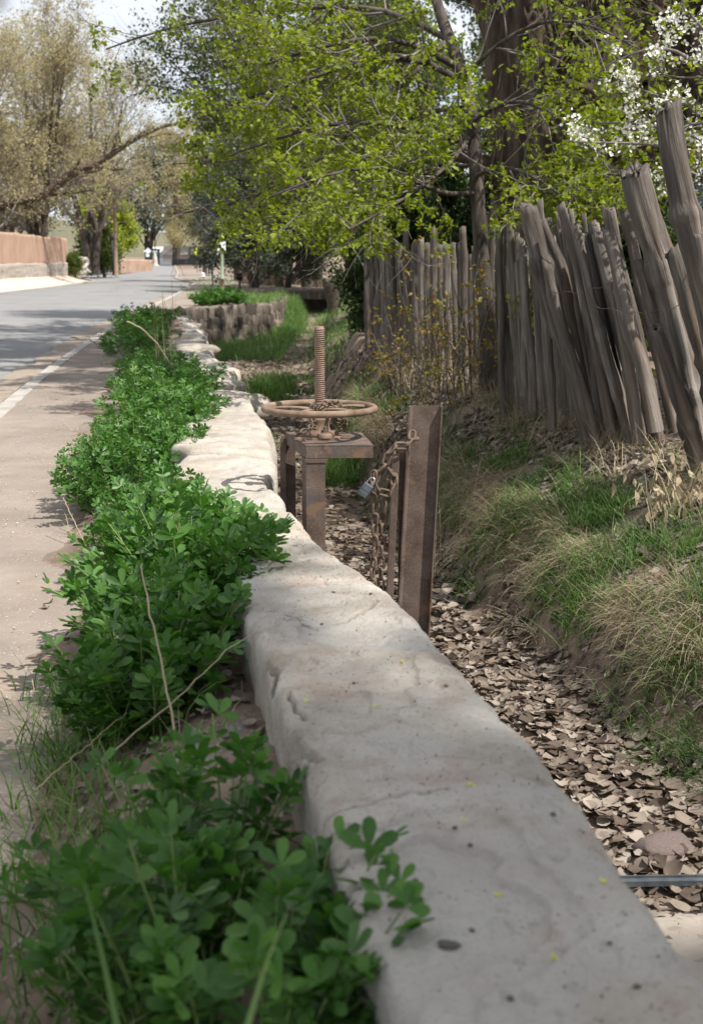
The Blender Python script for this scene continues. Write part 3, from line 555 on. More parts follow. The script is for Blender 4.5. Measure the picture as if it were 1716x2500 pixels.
# ------------------------------------------------------------------ latilla fence
def post_mesh(pts, rad, s=10, seed=0, cut=.3, oval=1.):
    big = max(rad) > .07; s = 26 if big else s
    q = resample(pts, 60 if big else 26); k = len(q); t = np.linspace(0, 1, k)
    r = np.interp(t, np.linspace(0, 1, len(rad)), rad)
    for _ in range(rng.integers(1, 4)): r = r*(1+.22*np.exp(-((t-rng.uniform(.1, .95))/.025)**2))
    V, F = tubes(q[None], r[None], s); V = V.reshape(k, s, 3)
    off = V-q[:, None]
    a = np.arange(s)
    gr = 1+.13*fb(np.stack(np.broadcast_arrays(a[None]*1.7+seed, t[:, None]*5, seed+0*t[:, None]), -1), seed, 3)+.10*vn(np.stack(np.broadcast_arrays(a[None]*2.3+seed, t[:, None]*1.5, seed+0*t[:, None]), -1), seed+5)
    an = a/s*2*PI; cr = vn(np.stack(np.broadcast_arrays(np.cos(an)[None]*4+seed, np.sin(an)[None]*4, t[:, None]*3.0), -1), seed+9)
    cr2 = vn(np.stack(np.broadcast_arrays(np.cos(an)[None]*9+seed, np.sin(an)[None]*9, t[:, None]*5.0), -1), seed+19)
    gr = gr-.20*S(cr, .30, .62)-(.10*S(cr2, .2, .6) if big else 0)
    V = q[:, None]+off*gr[..., None]
    # ragged, slanted top
    V[-1, :, 2] += cut*r[-1]*np.sin(a/s*2*PI+seed)*2+rng.uniform(-.5, .5, s)*r[-1]*.7
    V = np.concatenate([V, (q[-1]+(V[-1]-q[-1])*.25+np.array([0, 0, -.2*r[-1]]))[None]])
    F = [(np.arange(k)[:, None]*s+np.arange(s)[None]).reshape(-1)]
    i = np.arange(k)[:, None]*s; j = np.arange(s)[None]; j2 = (j+1) % s
    return MB().add(V.reshape(-1, 3), [np.stack([i+j, i+j2, i+s+j2, i+s+j], -1).reshape(-1, 4), (np.arange(s)+k*s)[None, ::-1]])
fn = thing('latilla_fence', 'leaning fence of tall weathered split posts wired together on the right bank', 'fence', (1.6, 10, .2)); FO = np.array([1.6, 10, .2])
def addpost(par, org, px, D0, D1, w, s=10, seed=0, cut=.3):
    """px: list of (x, y) from top to bottom on the photo; D: depth at foot"""
    n = len(px); pts = [P(x, y, D1+(D0-D1)*(1-k/(n-1))) for k, (x, y) in enumerate(px)][::-1]
    pts = np.array(pts); pts[0] += np.array([0, 0, -.12])
    D = (D0+D1)/2; rad = np.array(w)[::-1]/2/FPX*D
    mb = post_mesh(pts, rad, s, seed, cut); ax = nrm(pts[-1]-pts[0]); xx = nrm(np.cross([0, 1., 0], ax)); Rm = np.stack([xx, np.cross(ax, xx), ax], -1)
    mb.V = [(v-pts[0])@Rm for v in mb.V]; o = link('post', mb.mesh('post'), M['wood'], par)
    o.matrix_local = Matrix.Translation(Vector(pts[0]-org))@Matrix(Rm.tolist()).to_4x4()
hand = [([(1287, 500), (1310, 610), (1345, 760), (1400, 900), (1440, 1055)], 9.4, 9.3, (42, 46, 44, 40, 36)),
        ([(1322, 540), (1345, 600), (1375, 645), (1385, 760), (1450, 1020)], 9.6, 9.5, (20, 26, 30, 28, 26)),
        ([(1366, 500), (1385, 560), (1420, 700), (1450, 830), (1500, 1050)], 9.2, 9.1, (20, 26, 27, 28, 32)),
        ([(1403, 552), (1425, 640), (1450, 760), (1490, 900), (1545, 1045)], 9.0, 8.9, (22, 26, 28, 30, 34)),
        ([(1455, 572), (1475, 650), (1505, 760), (1535, 900), (1560, 1040)], 8.9, 8.8, (22, 27, 28, 30, 32)),
        ([(1482, 562), (1505, 650), (1530, 800), (1570, 900), (1600, 1010)], 8.7, 8.6, (30, 34, 36, 40, 42)),
        ([(1520, 515), (1545, 600), (1560, 700), (1600, 850), (1650, 1010)], 8.7, 8.7, (26, 30, 32, 34, 34)),
        ([(1548, 412), (1572, 520), (1618, 650), (1665, 850), (1725, 1080)], 7.9, 7.8, (66, 76, 70, 66, 60)),
        ([(1628, 258), (1640, 360), (1672, 520), (1705, 640), (1800, 980)], 7.4, 7.3, (60, 64, 68, 70, 66)),
        ([(1640, 608), (1662, 680), (1690, 780), (1730, 900), (1760, 1040)], 7.6, 7.6, (36, 44, 50, 52, 52)),
        ([(1445, 545), (1460, 620), (1490, 760), (1540, 940), (1570, 1030)], 9.3, 9.3, (22, 24, 24, 24, 26)),
        ([(1560, 640), (1590, 740), (1620, 850), (1660, 960), (1700, 1080)], 8.0, 8.0, (34, 36, 38, 40, 40)),
        ([(1335, 640), (1355, 740), (1385, 850), (1420, 960), (1460, 1060)], 9.2, 9.2, (28, 32, 34, 36, 38)),
        ([(1600, 800), (1625, 880), (1660, 980), (1690, 1060), (1716, 1150)], 7.7, 7.7, (34, 38, 40, 40, 40)),
        ([(1700, 560), (1716, 660), (1740, 780), (1770, 900), (1800, 1020)], 7.3, 7.3, (50, 54, 56, 56, 56)),
        ([(1318, 488), (1322, 560), (1330, 700), (1340, 850), (1350, 1010)], 9.8, 9.8, (13, 14, 18, 22, 22))]
for k, (px, a, b_, w) in enumerate(hand): addpost(fn, FO, px, a, b_, w, 12, k+1)
for k in range(38):  # thinner ones filling between, behind the big ones
    f = k/37; x = 1240+f*250+rng.uniform(-6, 6); lean = 20+f*100+rng.uniform(-14, 14); topy = 505+rng.uniform(0, 110)+40*(f < .2)
    D = 11.0-2.1*f; bx = x+lean; by = 985+60*f+rng.uniform(-6, 6)
    px = [(x+rng.uniform(-5, 5)+(bx-x)*q, topy+(by-topy)*q) for q in np.linspace(0, 1, 5)]
    w = rng.uniform(15, 25); addpost(fn, FO, px, D, D, (w*.8, w, w*1.1, w*1.15, w*1.2), 8, 40+k)
for k in range(9):
    x = 1215+rng.uniform(0, 75); D = rng.uniform(10.6, 12.5); px = [(x+rng.uniform(-5, 5)+q*12, 520+rng.uniform(0, 60)*(1-q)+(995-520)*q) for q in np.linspace(0, 1, 5)]
    w = rng.uniform(16, 24); addpost(fn, FO, px, D, D, (w*.8, w, w, w, w), 8, 80+k)
for (yy, x0, x1, D0, D1, sag) in [(690, 1290, 1490, 9.6, 8.7, 25), (745, 1450, 1660, 8.8, 7.8, 20), (680, 1640, 1716, 7.9, 7.5, -6)]:
    t = np.linspace(0, 1, 16); q = np.array([P(x0+(x1-x0)*u, yy+sag*math.sin(PI*u)+4*math.sin(u*23), (D0+(D1-D0)*u)*.985-.05) for u in t]); V, F = tubes(q[None], np.full((1, 16), .0022), 5); part('wire', MB().add(V, F), M['rustchain'], fn, FO)
fn2 = thing('latilla_fence', 'upright row of close-set grey brown posts further back, left of the slender tree', 'fence', (.6, 17, .1)); FO2 = np.array([.6, 17, .1])
xs = 900
k = 0
while xs < 1240:
    f = (xs-900)/340; D = 19.5-7.3*f; w = rng.uniform(13, 21)*(1+.15*f); topy = 585-15*f+rng.uniform(-22, 22); by = 852+95*f+rng.uniform(-4, 4)
    if 1140 < xs < 1200: topy += 30
    lx = rng.uniform(-5, 5)-6
    px = [(xs+lx*(1-q)+rng.uniform(-1.5, 1.5), topy+(by-topy)*q) for q in np.linspace(0, 1, 5)]
    addpost(fn2, FO2, px, D, D, (w*.8, w, w*1.05, w*1.1, w*1.1), 8, 120+k); xs += w*.80; k += 1

# ------------------------------------------------------------------ trees
def grow(Pp, Rp, n, L0, L1, a0, a1, tmin=.25, k=6, wig=.12, bias=(0, 0, 0), rr=.55, rmin=.003, droop=0., tdec=.5):
    Pp = np.asarray(Pp); m, kk, _ = Pp.shape; idx = np.repeat(np.arange(m), n); N = len(idx)
    t = tmin+(1-tmin)*rng.random(N); f = t*(kk-1); i0 = np.minimum(f.astype(int), kk-2); fr = (f-i0)[:, None]
    p = Pp[idx, i0]*(1-fr)+Pp[idx, i0+1]*fr; tan = nrm(Pp[idx, i0+1]-Pp[idx, i0]); r0 = Rp[idx, i0]*(1-fr[:, 0])+Rp[idx, i0+1]*fr[:, 0]
    perp = rng.normal(size=(N, 3)); perp = nrm(perp-(perp*tan).sum(-1, keepdims=True)*tan)
    a = rng.uniform(a0, a1, N)[:, None]; d = nrm(tan*np.cos(a)+perp*np.sin(a)+np.asarray(bias))
    L_ = rng.uniform(L0, L1, N)*(1-tdec*t); pts = [p]; st = (L_/(k-1))[:, None]
    for j in range(k-1):
        d = nrm(d+rng.normal(size=(N, 3))*wig+np.array([0, 0, -droop])); pts.append(pts[-1]+d*st)
    R = np.maximum(r0*rr, rmin)[:, None]*np.linspace(1, .35, k)[None]; R = np.maximum(R, rmin*.5)
    return np.stack(pts, 1), R
LEAF = (np.array([[0, 0, 0], [.34, .42, .10], [0, .5, 0], [-.34, .42, .10], [.22, .75, .03], [-.22, .75, .03], [0, 1.05, -.12]]), [np.array([[0, 1, 2], [0, 2, 3], [4, 6, 5]]), np.array([[1, 4, 5, 2]]), np.array([[2, 5, 3]])])
LEAF = (LEAF[0], [np.array([[0, 1, 2], [0, 2, 3], [4, 6, 2], [1, 4, 2], [2, 5, 3], [2, 6, 5]])])
LEAF2 = (np.array([[0, 0, 0], [.4, .5, .1], [0, 1, 0], [-.4, .5, .1]]), [np.array([[0, 1, 2], [0, 2, 3]])])
def leaves(Pt, per, cl, size, tmpl=LEAF2, tmin=.15, spread=.04, droop=.35, keep=None, stem=None):
    m, k, _ = Pt.shape; N = m*per; idx = np.repeat(np.arange(m), per)
    t = tmin+(1-tmin)*rng.random(N); f = t*(k-1); i0 = np.minimum(f.astype(int), k-2); fr = (f-i0)[:, None]
    p = Pt[idx, i0]*(1-fr)+Pt[idx, i0+1]*fr
    if keep is not None: kp = keep(p); p = p[kp]; N = len(p)
    p = np.repeat(p, cl, 0)+rng.normal(size=(N*cl, 3))*spread
    d = rng.normal(size=(N*cl, 3)); d = nrm(d); d[:, 2] = d[:, 2]*.7-droop; d = nrm(d)
    nn = nrm(rng.normal(size=(N*cl, 3))+np.array([0, 0, .9]))
    X = nrm(np.cross(d, nn)); Zz = np.cross(X, d); R = np.stack([X, d, Zz], -1)
    return inst(tmpl[0], tmpl[1], R, p, rng.uniform(size[0], size[1], N*cl))
def trunkmesh(pts, rad, s=16, seed=0, amp=.12, n=40, fr=6):
    q = resample(pts, n); r = np.interp(np.linspace(0, 1, n), np.linspace(0, 1, len(rad)), rad)
    V, F = tubes(q[None], r[None], s); V = V.reshape(n, s, 3); a = np.arange(s)/s*2*PI
    th = np.stack([np.broadcast_to(np.cos(a)*fr*.6, (n, s)), np.broadcast_to(np.sin(a)*fr*.6, (n, s)), np.broadcast_to(np.linspace(0, 1, n)[:, None]*5, (n, s))], -1)
    f = fb(th, seed, 4); V = q[:, None]+(V-q[:, None])*(1+amp*f)[..., None]
    return V.reshape(-1, 3), F, q, r
def tree(name, label, base, trunks, lvl, leaf, bark, leafm, group=None, trunk_s=10, amp=.08, keep=None, extra=None, kp2=None):
    """trunks: list of (points, radii); lvl: list of grow() keyword sets; leaf: kwargs for leaves()"""
    base = np.asarray(base, float); T = thing(name, label, 'tree', base, group)
    tm = MB(); Ps = []; Rs = []
    for j, (pts, rad) in enumerate(trunks):
        n = 40 if j < 3 else 16
        V, F, q, r = trunkmesh(pts, rad, trunk_s if j < 3 else 7, j+3, amp, n); tm.add(V, F); Ps.append(resample(pts, 12)); Rs.append(np.interp(np.linspace(0, 1, 12), np.linspace(0, 1, len(rad)), rad))
    part('trunk', tm, bark, T, base)
    Pp, Rp = np.stack(Ps), np.stack(Rs)
    if extra is not None: 
        EP = np.stack([resample(e[0], 12) for e in extra]); ER = np.stack([np.linspace(e[1], e[2], 12) for e in extra]); 
        bm = MB(); V, F = tubes(EP, ER, 6); bm.add(V, F); part('limb', bm, bark, T, base)
        EP = EP; Pp = np.concatenate([Pp[:0], EP]) if lvl[0].get('only_limbs') else np.concatenate([Pp, EP]); Rp = np.concatenate([Rp[:0], ER]) if lvl[0].get('only_limbs') else np.concatenate([Rp, ER])
    bm = MB(); last = None
    for j, lv in enumerate(lvl):
        lv = dict(lv); lv.pop('only_limbs', 0); sd = lv.pop('sides', 5 if j == 0 else 3)
        Pn, Rn = grow(Pp, Rp, **lv)
        if kp2 is not None: m_ = kp2(Pn[:, -1]); Pn, Rn = Pn[m_], Rn[m_]
        V, F = tubes(Pn, Rn, sd); bm.add(V, F); Pp, Rp = Pn, Rn; last = Pn
    part('branches', bm, (M['twig_pale'] if leafm is M['leaf_tan'] else M['twig']) if bark is not M['bark'] else bark, T, base, kind='stuff')
    V, F = leaves(last, keep=keep, **leaf); part('foliage', MB().add(V, F), leafm, T, base, smooth=False, kind='stuff')
    return T
def dup(root, loc, rz=0, sc=(1, 1, 1), label=None, group=None):
    r = root.copy(); COL.objects.link(r); r.location = loc; r.rotation_euler = (0, 0, rz); r.scale = sc
    if label: r['label'] = label
    if group: r['group'] = group
    for c in list(root.children):
        q = c.copy(); COL.objects.link(q); q.parent = r
    return r
# slender tree with the big bright crown over the ditch
D = 12.6
trk = [P(1200, 990, 12.5), P(1192, 800, 12.5), P(1180, 700, 12.5), P(1168, 520, 12.5), P(1160, 400, 12.5), P(1155, 300, 12.6), P(1130, 190, 12.7), P(1095, 90, 12.8), P(1062, 0, 13), P(1040, -150, 13.2), P(1050, -330, 13.5)]
def lim(pts, r0=.035, r1=.008): return ([P(*p) for p in pts], r0, r1)
ex = [lim([(1110, 160, 12.7), (1040, 120, 12.4), (960, 92, 12.2), (890, 90, 12), (760, 120, 12), (640, 160, 12.4)], .035),
      lim([(1125, 200, 12.7), (1020, 130, 12.2), (900, 140, 12), (760, 190, 11.8), (600, 240, 12), (480, 290, 12.5)], .035),
      lim([(1155, 350, 12.6), (1060, 330, 12.2), (960, 300, 11.6), (820, 290, 11.4), (700, 330, 11.5), (560, 380, 12)], .028),
      lim([(1158, 470, 12.5), (1080, 480, 12), (980, 420, 11.4), (880, 400, 11), (780, 430, 10.8), (660, 480, 10.8)], .026),
      lim([(1150, 330, 12.6), (1100, 400, 11.8), (1010, 470, 11), (930, 520, 10.4), (850, 560, 10.2)], .024),
      lim([(1100, 100, 12.8), (980, 20, 13), (820, 10, 13.4), (640, 30, 13.8), (420, 60, 14.2), (260, 120, 14.5)], .035),
      lim([(1060, 0, 13), (900, -90, 13.4), (700, -100, 14), (500, -80, 14.5), (330, 0, 15)], .035),
      lim([(1150, 300, 12.6), (1240, 240, 12), (1330, 260, 11.4), (1420, 330, 11), (1490, 420, 10.5)], .022),
      lim([(1160, 430, 12.5), (1230, 400, 11.8), (1320, 440, 11), (1400, 500, 10.4), (1440, 520, 10.2)], .020),
      lim([(1130, 190, 12.7), (1230, 90, 12.2), (1340, 40, 12), (1450, 60, 11.6), (1560, 120, 11.2)], .022),
      lim([(1090, 100, 12.8), (960, 230, 12.4), (820, 360, 12.2), (700, 450, 12), (560, 500, 12.2), (450, 520, 12.6)], .026),
      lim([(1160, 400, 12.5), (1040, 420, 12.6), (900, 470, 13), (760, 540, 13.4), (640, 580, 13.8)], .022), lim([(1160, 330, 12.5), (1000, 380, 13.2), (820, 440, 14), (640, 480, 15), (500, 500, 16)], .024), lim([(1150, 260, 12.6), (960, 280, 13.6), (760, 350, 15), (560, 400, 16.5), (420, 400, 17)], .024),
      lim([(1040, -100, 13.2), (1180, -160, 13), (1320, -120, 12.6), (1500, -60, 12.2)], .03)]
def mainkeep(p):
    x, y, z = p[:, 0], p[:, 1], p[:, 2]
    low = (z-1.5)/y                     # crown underside: lifts where the light falls on the ditch
    return (low > .004) & ~((x < -1.0) & (y < 11)) & (low > .006) & ~((x/y < -.10) & (low < .05)) & ((x/y < .09) | (rng.random(len(x)) < .5)) & (x/y > -.19+.0*z)
T_ = tree('slender_tree', 'slender dark trunk tree with bright lime spring leaves spreading over the ditch', (trk[0][0], 12.5, .1), [(trk, (.10, .085, .078, .072, .068, .064, .060, .052, .046, .04, .03))],
     [dict(n=15, L0=.5, L1=1.5, a0=.5, a1=1.1, k=6, wig=.16, rr=.5, rmin=.005, tmin=.08, only_limbs=True), dict(n=7, L0=.2, L1=.7, a0=.4, a1=1.1, k=5, wig=.2, rr=.5, rmin=.003, droop=.04)],
     dict(per=3, cl=5, size=(.036, .066), tmpl=LEAF, spread=.028, droop=.25), M['bark2'], M['leaf'], trunk_s=14, amp=.10, keep=mainkeep, extra=ex)
# huge cottonwood behind the fence: two rough stems
D = 17.5
c1 = [P(1345, 760, D), P(1340, 640, D), P(1318, 480, D), P(1300, 330, D), P(1285, 180, D), P(1265, 40, D), P(1240, -150, D), P(1220, -400, D)]
c2 = [P(1350, 640, D), P(1400, 540, D-.2), P(1480, 430, D-.6), P(1580, 330, D-1), P(1680, 220, D-1.4), P(1800, 100, D-1.8), P(1950, -60, D-2)]
c3 = [P(1410, 560, D), P(1440, 400, D+.5), P(1450, 250, D+1), P(1480, 100, D+1.2), P(1500, -60, D+1.4), P(1510, -300, D+1.6)]
c4 = [P(1600, 320, D-1), P(1650, 180, D-1), P(1690, 40, D-1), P(1720, -100, D-1)]
c5 = [P(1300, 330, D), P(1200, 220, D+.4), P(1120, 60, D+.8), P(1050, -100, D+1.2)]
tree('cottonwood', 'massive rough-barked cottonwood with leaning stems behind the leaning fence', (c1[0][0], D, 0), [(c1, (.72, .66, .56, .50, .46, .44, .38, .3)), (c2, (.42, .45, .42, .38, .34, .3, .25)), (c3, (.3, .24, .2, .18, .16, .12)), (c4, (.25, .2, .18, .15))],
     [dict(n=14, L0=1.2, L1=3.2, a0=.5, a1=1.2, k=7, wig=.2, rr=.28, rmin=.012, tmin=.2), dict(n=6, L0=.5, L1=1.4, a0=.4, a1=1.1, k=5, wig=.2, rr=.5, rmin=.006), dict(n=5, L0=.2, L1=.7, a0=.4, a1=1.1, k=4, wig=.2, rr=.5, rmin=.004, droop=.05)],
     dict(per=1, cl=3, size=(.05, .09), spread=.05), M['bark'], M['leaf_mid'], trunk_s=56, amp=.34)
def bgtree(name, label, px, py, D, H_, spread, leafm, n=(9, 7, 6), lsize=(.12, .2), per=3, cl=3, r=.2, stems=1, lean=0., bark=None, tmin=.3, z=None, group=None, up=.3, keep=None):
    b = P(px, py, D); b[2] = float(Hh(b[0], D, False)) if z is None else z
    tr = []
    for s_ in range(stems):
        an = rng.uniform(0, 6.28); o = (0.12*H_ if stems > 1 else .03*H_)
        dx, dy = math.cos(an)*o, math.sin(an)*o*.5
        tr.append(([b+np.array([dx*.1, dy*.1, -.1]), b+np.array([dx*.4+lean*.3, dy*.4, H_*.25]), b+np.array([dx+lean*.7, dy, H_*.55]), b+np.array([dx*1.7+lean, dy*1.6, H_*.92])], (r, r*.75, r*.5, r*.15)))
    return tree(name, label, b, tr, [dict(n=n[0], L0=spread*.6, L1=spread*1.25, a0=.5, a1=1.15, k=7, wig=.14, rr=.45, rmin=.014*H_/8, tmin=tmin, bias=(0, 0, up)), dict(n=n[1], L0=spread*.25, L1=spread*.65, a0=.35, a1=1.0, k=5, wig=.2, rr=.5, rmin=.007*H_/8, bias=(0, 0, .12)), dict(n=n[2], L0=spread*.12, L1=spread*.33, a0=.3, a1=1., k=4, wig=.2, rr=.5, rmin=.004*H_/8)],
                dict(per=per, cl=cl, size=lsize, spread=lsize[1]*.9, tmin=.1), bark or M['bark2'], leafm, group=group, keep=keep)
# across the road
bgtree('budding_tree', 'tall many-stemmed tree with tan and olive buds behind the long adobe wall', 95, 560, 92, 16, 6.5, M['leaf_tan'], n=(17, 10, 7), lsize=(.12, .2), per=2, cl=2, r=.22, stems=4, z=.5, tmin=.12, up=.55)
bgtree('budding_tree', 'brown budding tree with a thick dark trunk left of the brown utility pole', 222, 580, 112, 15, 8.0, M['leaf_tan'], n=(18, 10, 7), lsize=(.13, .22), per=2, cl=2, r=.36, stems=3, z=.4, tmin=.2, up=.45)
bgtree('budding_tree', 'budding tree at the left edge rising from behind the adobe wall', -40, 560, 84, 13, 6, M['leaf_tan'], n=(15, 9, 7), lsize=(.12, .2), per=2, cl=2, r=.25, stems=3, z=.5, tmin=.15)
bb = MB()   # the long arching limb of the first tree
lb = tag(link('leaning_tree', None, None), 'dark bare trunk arching up to the right in front of the budding trees', 'tree'); lb.location = P(20, 500, 88)
q = resample([P(-60, 520, 88), P(20, 495, 88), P(110, 480, 88), (P(160, 430, 88)), P(250, 395, 88), P(310, 350, 88), P(390, 310, 88), P(460, 295, 88)], 24)
V, F = tubes(q[None], np.linspace(.42, .07, 24)[None], 8); part('trunk', MB().add(V, F), M['bark'], lb, P(20, 500, 88))
Pn, Rn = grow(q[None], np.linspace(.36, .06, 24)[None], n=26, L0=1.5, L1=4.5, a0=.5, a1=1.2, k=7, wig=.18, rr=.4, rmin=.03, bias=(0, 0, .4)); bm = MB(); bm.add(*tubes(Pn, Rn, 4))
Pn, Rn = grow(Pn, Rn, n=7, L0=.6, L1=2, a0=.4, a1=1.1, k=5, wig=.2, rmin=.014); bm.add(*tubes(Pn, Rn, 3)); part('branches', bm, M['bark2'], lb, P(20, 500, 88), kind='stuff')
V, F = leaves(Pn, per=5, cl=2, size=(.1, .18), spread=.16); part('foliage', MB().add(V, F), M['leaf_tan'], lb, P(20, 500, 88), smooth=False, kind='stuff')
bgtree('willow', 'bright yellow-green tree behind the brown utility pole', 285, 600, 140, 7.6, 4.0, M['leaf_lime'], n=(16, 8, 6), lsize=(.2, .34), per=4, cl=3, r=.3, tmin=.1, stems=2)
bgtree('shrub', 'dark green bush left of the brown utility pole above the low stone wall', 255, 618, 118, 3.2, 2.6, M['leaf_mid'], n=(14, 8, 5), lsize=(.16, .28), per=4, cl=3, r=.12, tmin=.05, stems=2)
bgtree('shrub', 'small dark green bush between the end of the adobe wall and the low stone wall', 185, 640, 100, 1.4, 1.0, M['leaf_mid'], n=(10, 7, 5), lsize=(.08, .14), per=4, cl=3, r=.06, tmin=.05, stems=2)
bgtree('broad_tree', 'pale olive tree far off above the dark railing', 428, 632, 240, 21, 9.5, M['leaf_tan'], n=(14, 8, 6), lsize=(.3, .5), per=3, cl=2, r=.5, stems=2, tmin=.2)
bgtree('round_tree', 'small round brown tree standing behind the dark railing', 433, 632, 236, 7, 4.0, M['leaf_tan'], n=(12, 8, 5), lsize=(.2, .35), per=3, cl=2, r=.28, tmin=.2)
bgtree('broad_tree', 'far green grey tree where the road ends, left of the others', 360, 620, 260, 22, 11, M['leaf_grey'], n=(14, 8, 6), lsize=(.35, .6), per=3, cl=3, r=.5, stems=2, tmin=.15)
bgtree('round_tree', 'tan budding tree just right of the yellow sign', 500, 650, 130, 7.5, 3.6, M['leaf_tan'], n=(13, 8, 6), lsize=(.14, .24), per=4, cl=2, r=.25, tmin=.2)
# on our side, beyond the slender tree
bgtree('green_tree', 'mid green leafy tree just beyond the curved stone wall', 905, 690, 34, 10.5, 5.0, M['leaf_mid'], n=(26, 11, 7), lsize=(.06, .11), per=3, cl=3, r=.16, stems=2, tmin=.16, lean=-2.6, up=.12,
       keep=lambda p: (p[:, 2] > 1.5+.003*p[:, 1]) & (p[:, 0]/p[:, 1] > -.16))
bgtree('juniper', 'grey green bushy tree behind the green signposts', 620, 690, 66, 6.2, 3.0, M['leaf_grey'], n=(26, 10, 6), lsize=(.1, .18), per=4, cl=3, r=.16, stems=2, tmin=.04, up=.0)
bgtree('juniper', 'grey green bushy tree above the footbridge', 700, 690, 70, 6.8, 3.4, M['leaf_grey'], n=(26, 10, 6), lsize=(.1, .18), per=4, cl=3, r=.18, stems=2, tmin=.06, up=.0)
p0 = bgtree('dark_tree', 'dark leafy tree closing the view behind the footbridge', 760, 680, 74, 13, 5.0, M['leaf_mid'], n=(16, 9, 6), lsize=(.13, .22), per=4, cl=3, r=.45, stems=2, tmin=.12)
labs = ['dark leafy tree behind the upright fence left of the slender trunk', 'dark leafy tree far behind the slender trunk', 'dark leafy tree far behind the massive cottonwood', 'dark leafy tree far behind the blossom branches', 'dark leafy tree far beyond the two leaning cottonwood stems', 'dark leafy tree furthest right behind the brown house',
        'dark leafy tree far off behind the green signposts']
for k, (px, D, s) in enumerate([(900, 66, 1.0), (1030, 58, .95), (1230, 62, 1.0), (1620, 60, 1.1), (1440, 74, 1.15), (1800, 58, 1.0), (590, 96, 1.0)]):
    b = P(px, 690, D); dup(p0, (b[0], D, 0), k*1.3, (s, s, s), labs[k])
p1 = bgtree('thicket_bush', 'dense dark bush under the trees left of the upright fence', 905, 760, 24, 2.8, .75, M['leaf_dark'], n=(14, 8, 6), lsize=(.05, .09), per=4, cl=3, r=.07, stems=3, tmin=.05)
lab2 = ['dense dark bush behind the upright fence, nearest its left end', 'dense dark bush behind the middle of the upright fence', 'dense dark bush behind the slender trunk', 'dense dark bush behind the leaning fence', 'dense dark bush at the foot of the trees beyond the footbridge', 'dense dark bush beyond the footbridge, left of the other', 'dense dark bush beside the brown house']
for k, (px, D, s) in enumerate([(950, 27, 1.), (1050, 24, 1.), (1150, 21, 1.), (1260, 20, 1.1), (900, 84, 1.3), (690, 92, 1.3), (1560, 19, 1.0)]):
    b = P(px, 690, D); dup(p1, (b[0], D, 0), k*1.7, (s, s, s), lab2[k])
# dark trunks beyond the ditch
for k, (px, D, r, lab) in enumerate([(600, 84, .30, 'dark crooked trunk left of the row beyond the ditch, near the grey sign'), (652, 80, .36, 'thick grey trunk beyond the left end of the footbridge'), (690, 76, .26, 'dark trunk beyond the middle of the footbridge'), (735, 82, .40, 'thick grey trunk beyond the right half of the footbridge'), (775, 74, .2, 'thin dark trunk beside the tapering pillar')]):
    b = P(px, 700, D); b[2] = 0; T = thing('tree_trunk', lab, 'tree', b); h = 6.5; q = [b+np.array([0, 0, -.1]), b+np.array([rng.uniform(-.3, .3), 0, 1.2]), b+np.array([rng.uniform(-.8, .8), 0, 3]), b+np.array([rng.uniform(-1.5, 1.5), 0, h])]
    V, F, _, _ = trunkmesh(q, (r*1.5, r, r*.7, r*.3), 14, k, .2, 24); part('trunk', MB().add(V, F), M['bark'], T, b)
# shade trees out of frame: one on the bank behind and right of the camera, one beyond the house side
def shade(name, label, b, H_, c, rad, n, m, lsz=(.07, .12), bl=12, gaps=.0, sc=.8):
    """leafy crown with gaps: branch ends carry leaf clusters inside an ellipsoid"""
    b = np.asarray(b, float); T = thing(name, label, 'tree', b); c = np.asarray(c, float); rad = np.asarray(rad, float)
    tr = [b+np.array([0, 0, -.2]), b+np.array([.1, 0, H_*.3]), (b+c)/2+np.array([0, 0, H_*.15]), c+np.array([0, 0, rad[2]*.5])]
    V, F, q, r = trunkmesh(tr, (.35, .28, .22, .06), 12, 3, .1, 24); part('trunk', MB().add(V, F), M['bark'], T, b)
    u = nrm(rng.normal(size=(n, 3)))*rng.random((n, 1))**.4*rad+c; u = u[fb(u*sc, 77, 2) > gaps]
    st = q[rng.integers(10, 24, len(u))]; t = np.linspace(0, 1, 6)[None, :, None]; Pn = st[:, None]*(1-t)+u[:, None]*t+np.array([0, 0, .5])*np.sin(PI*t)
    V, F = tubes(Pn, np.linspace(.035, .008, 6)[None]*np.ones((len(u), 1)), 4); bm = MB().add(V, F)
    Pm, Rm = grow(Pn, np.full(Pn.shape[:2], .01), n=bl, L0=.3, L1=.9, a0=.3, a1=1.2, k=4, tmin=.7, wig=.25, rmin=.004); bm.add(*tubes(Pm, Rm, 3)); part('branches', bm, M['bark2'], T, b, kind='stuff')
    V, F = leaves(Pm, per=m, cl=3, size=lsz, spread=.06); part('foliage', MB().add(V, F), M['leaf_mid'], T, b, smooth=False, kind='stuff')
def sh(x, y, z): return np.array([x+.542*z, y-.386*z, z])   # where a leaf must hang to shade (x, y, 0)
shade('shade_tree', 'leafy tree outside the picture behind the camera that shades the near wall', (11.5, -7.5, .2), 14, sh(-.4, 1.35, 19.), (4.4, 3.5, 2.2), 300, 3, gaps=-2., lsz=(.10, .17), bl=9)
shade('shade_tree', 'leafy tree outside the picture by the brown house that shades the leaning fence', (9.5, 6.5, .2), 8, sh(2.9, 12.3, 8.), (2.0, 3.3, 1.5), 330, 7, gaps=-.45)
shade('shade_tree', 'leafy roadside tree outside the picture over the ditch bend', (7.5, 19.0, .2), 10, sh(-6.2, 29., 9.), (3.4, 5.5, 1.3), 230, 5, gaps=.0)
shade('shade_tree', 'tall leafy tree whose high crown shades the far ditch behind the upright fence', (8.5, 35., .1), 10, sh(-2.3, 38., 9.6), (2.6, 7.5, 1.1), 300, 5, gaps=-.3)
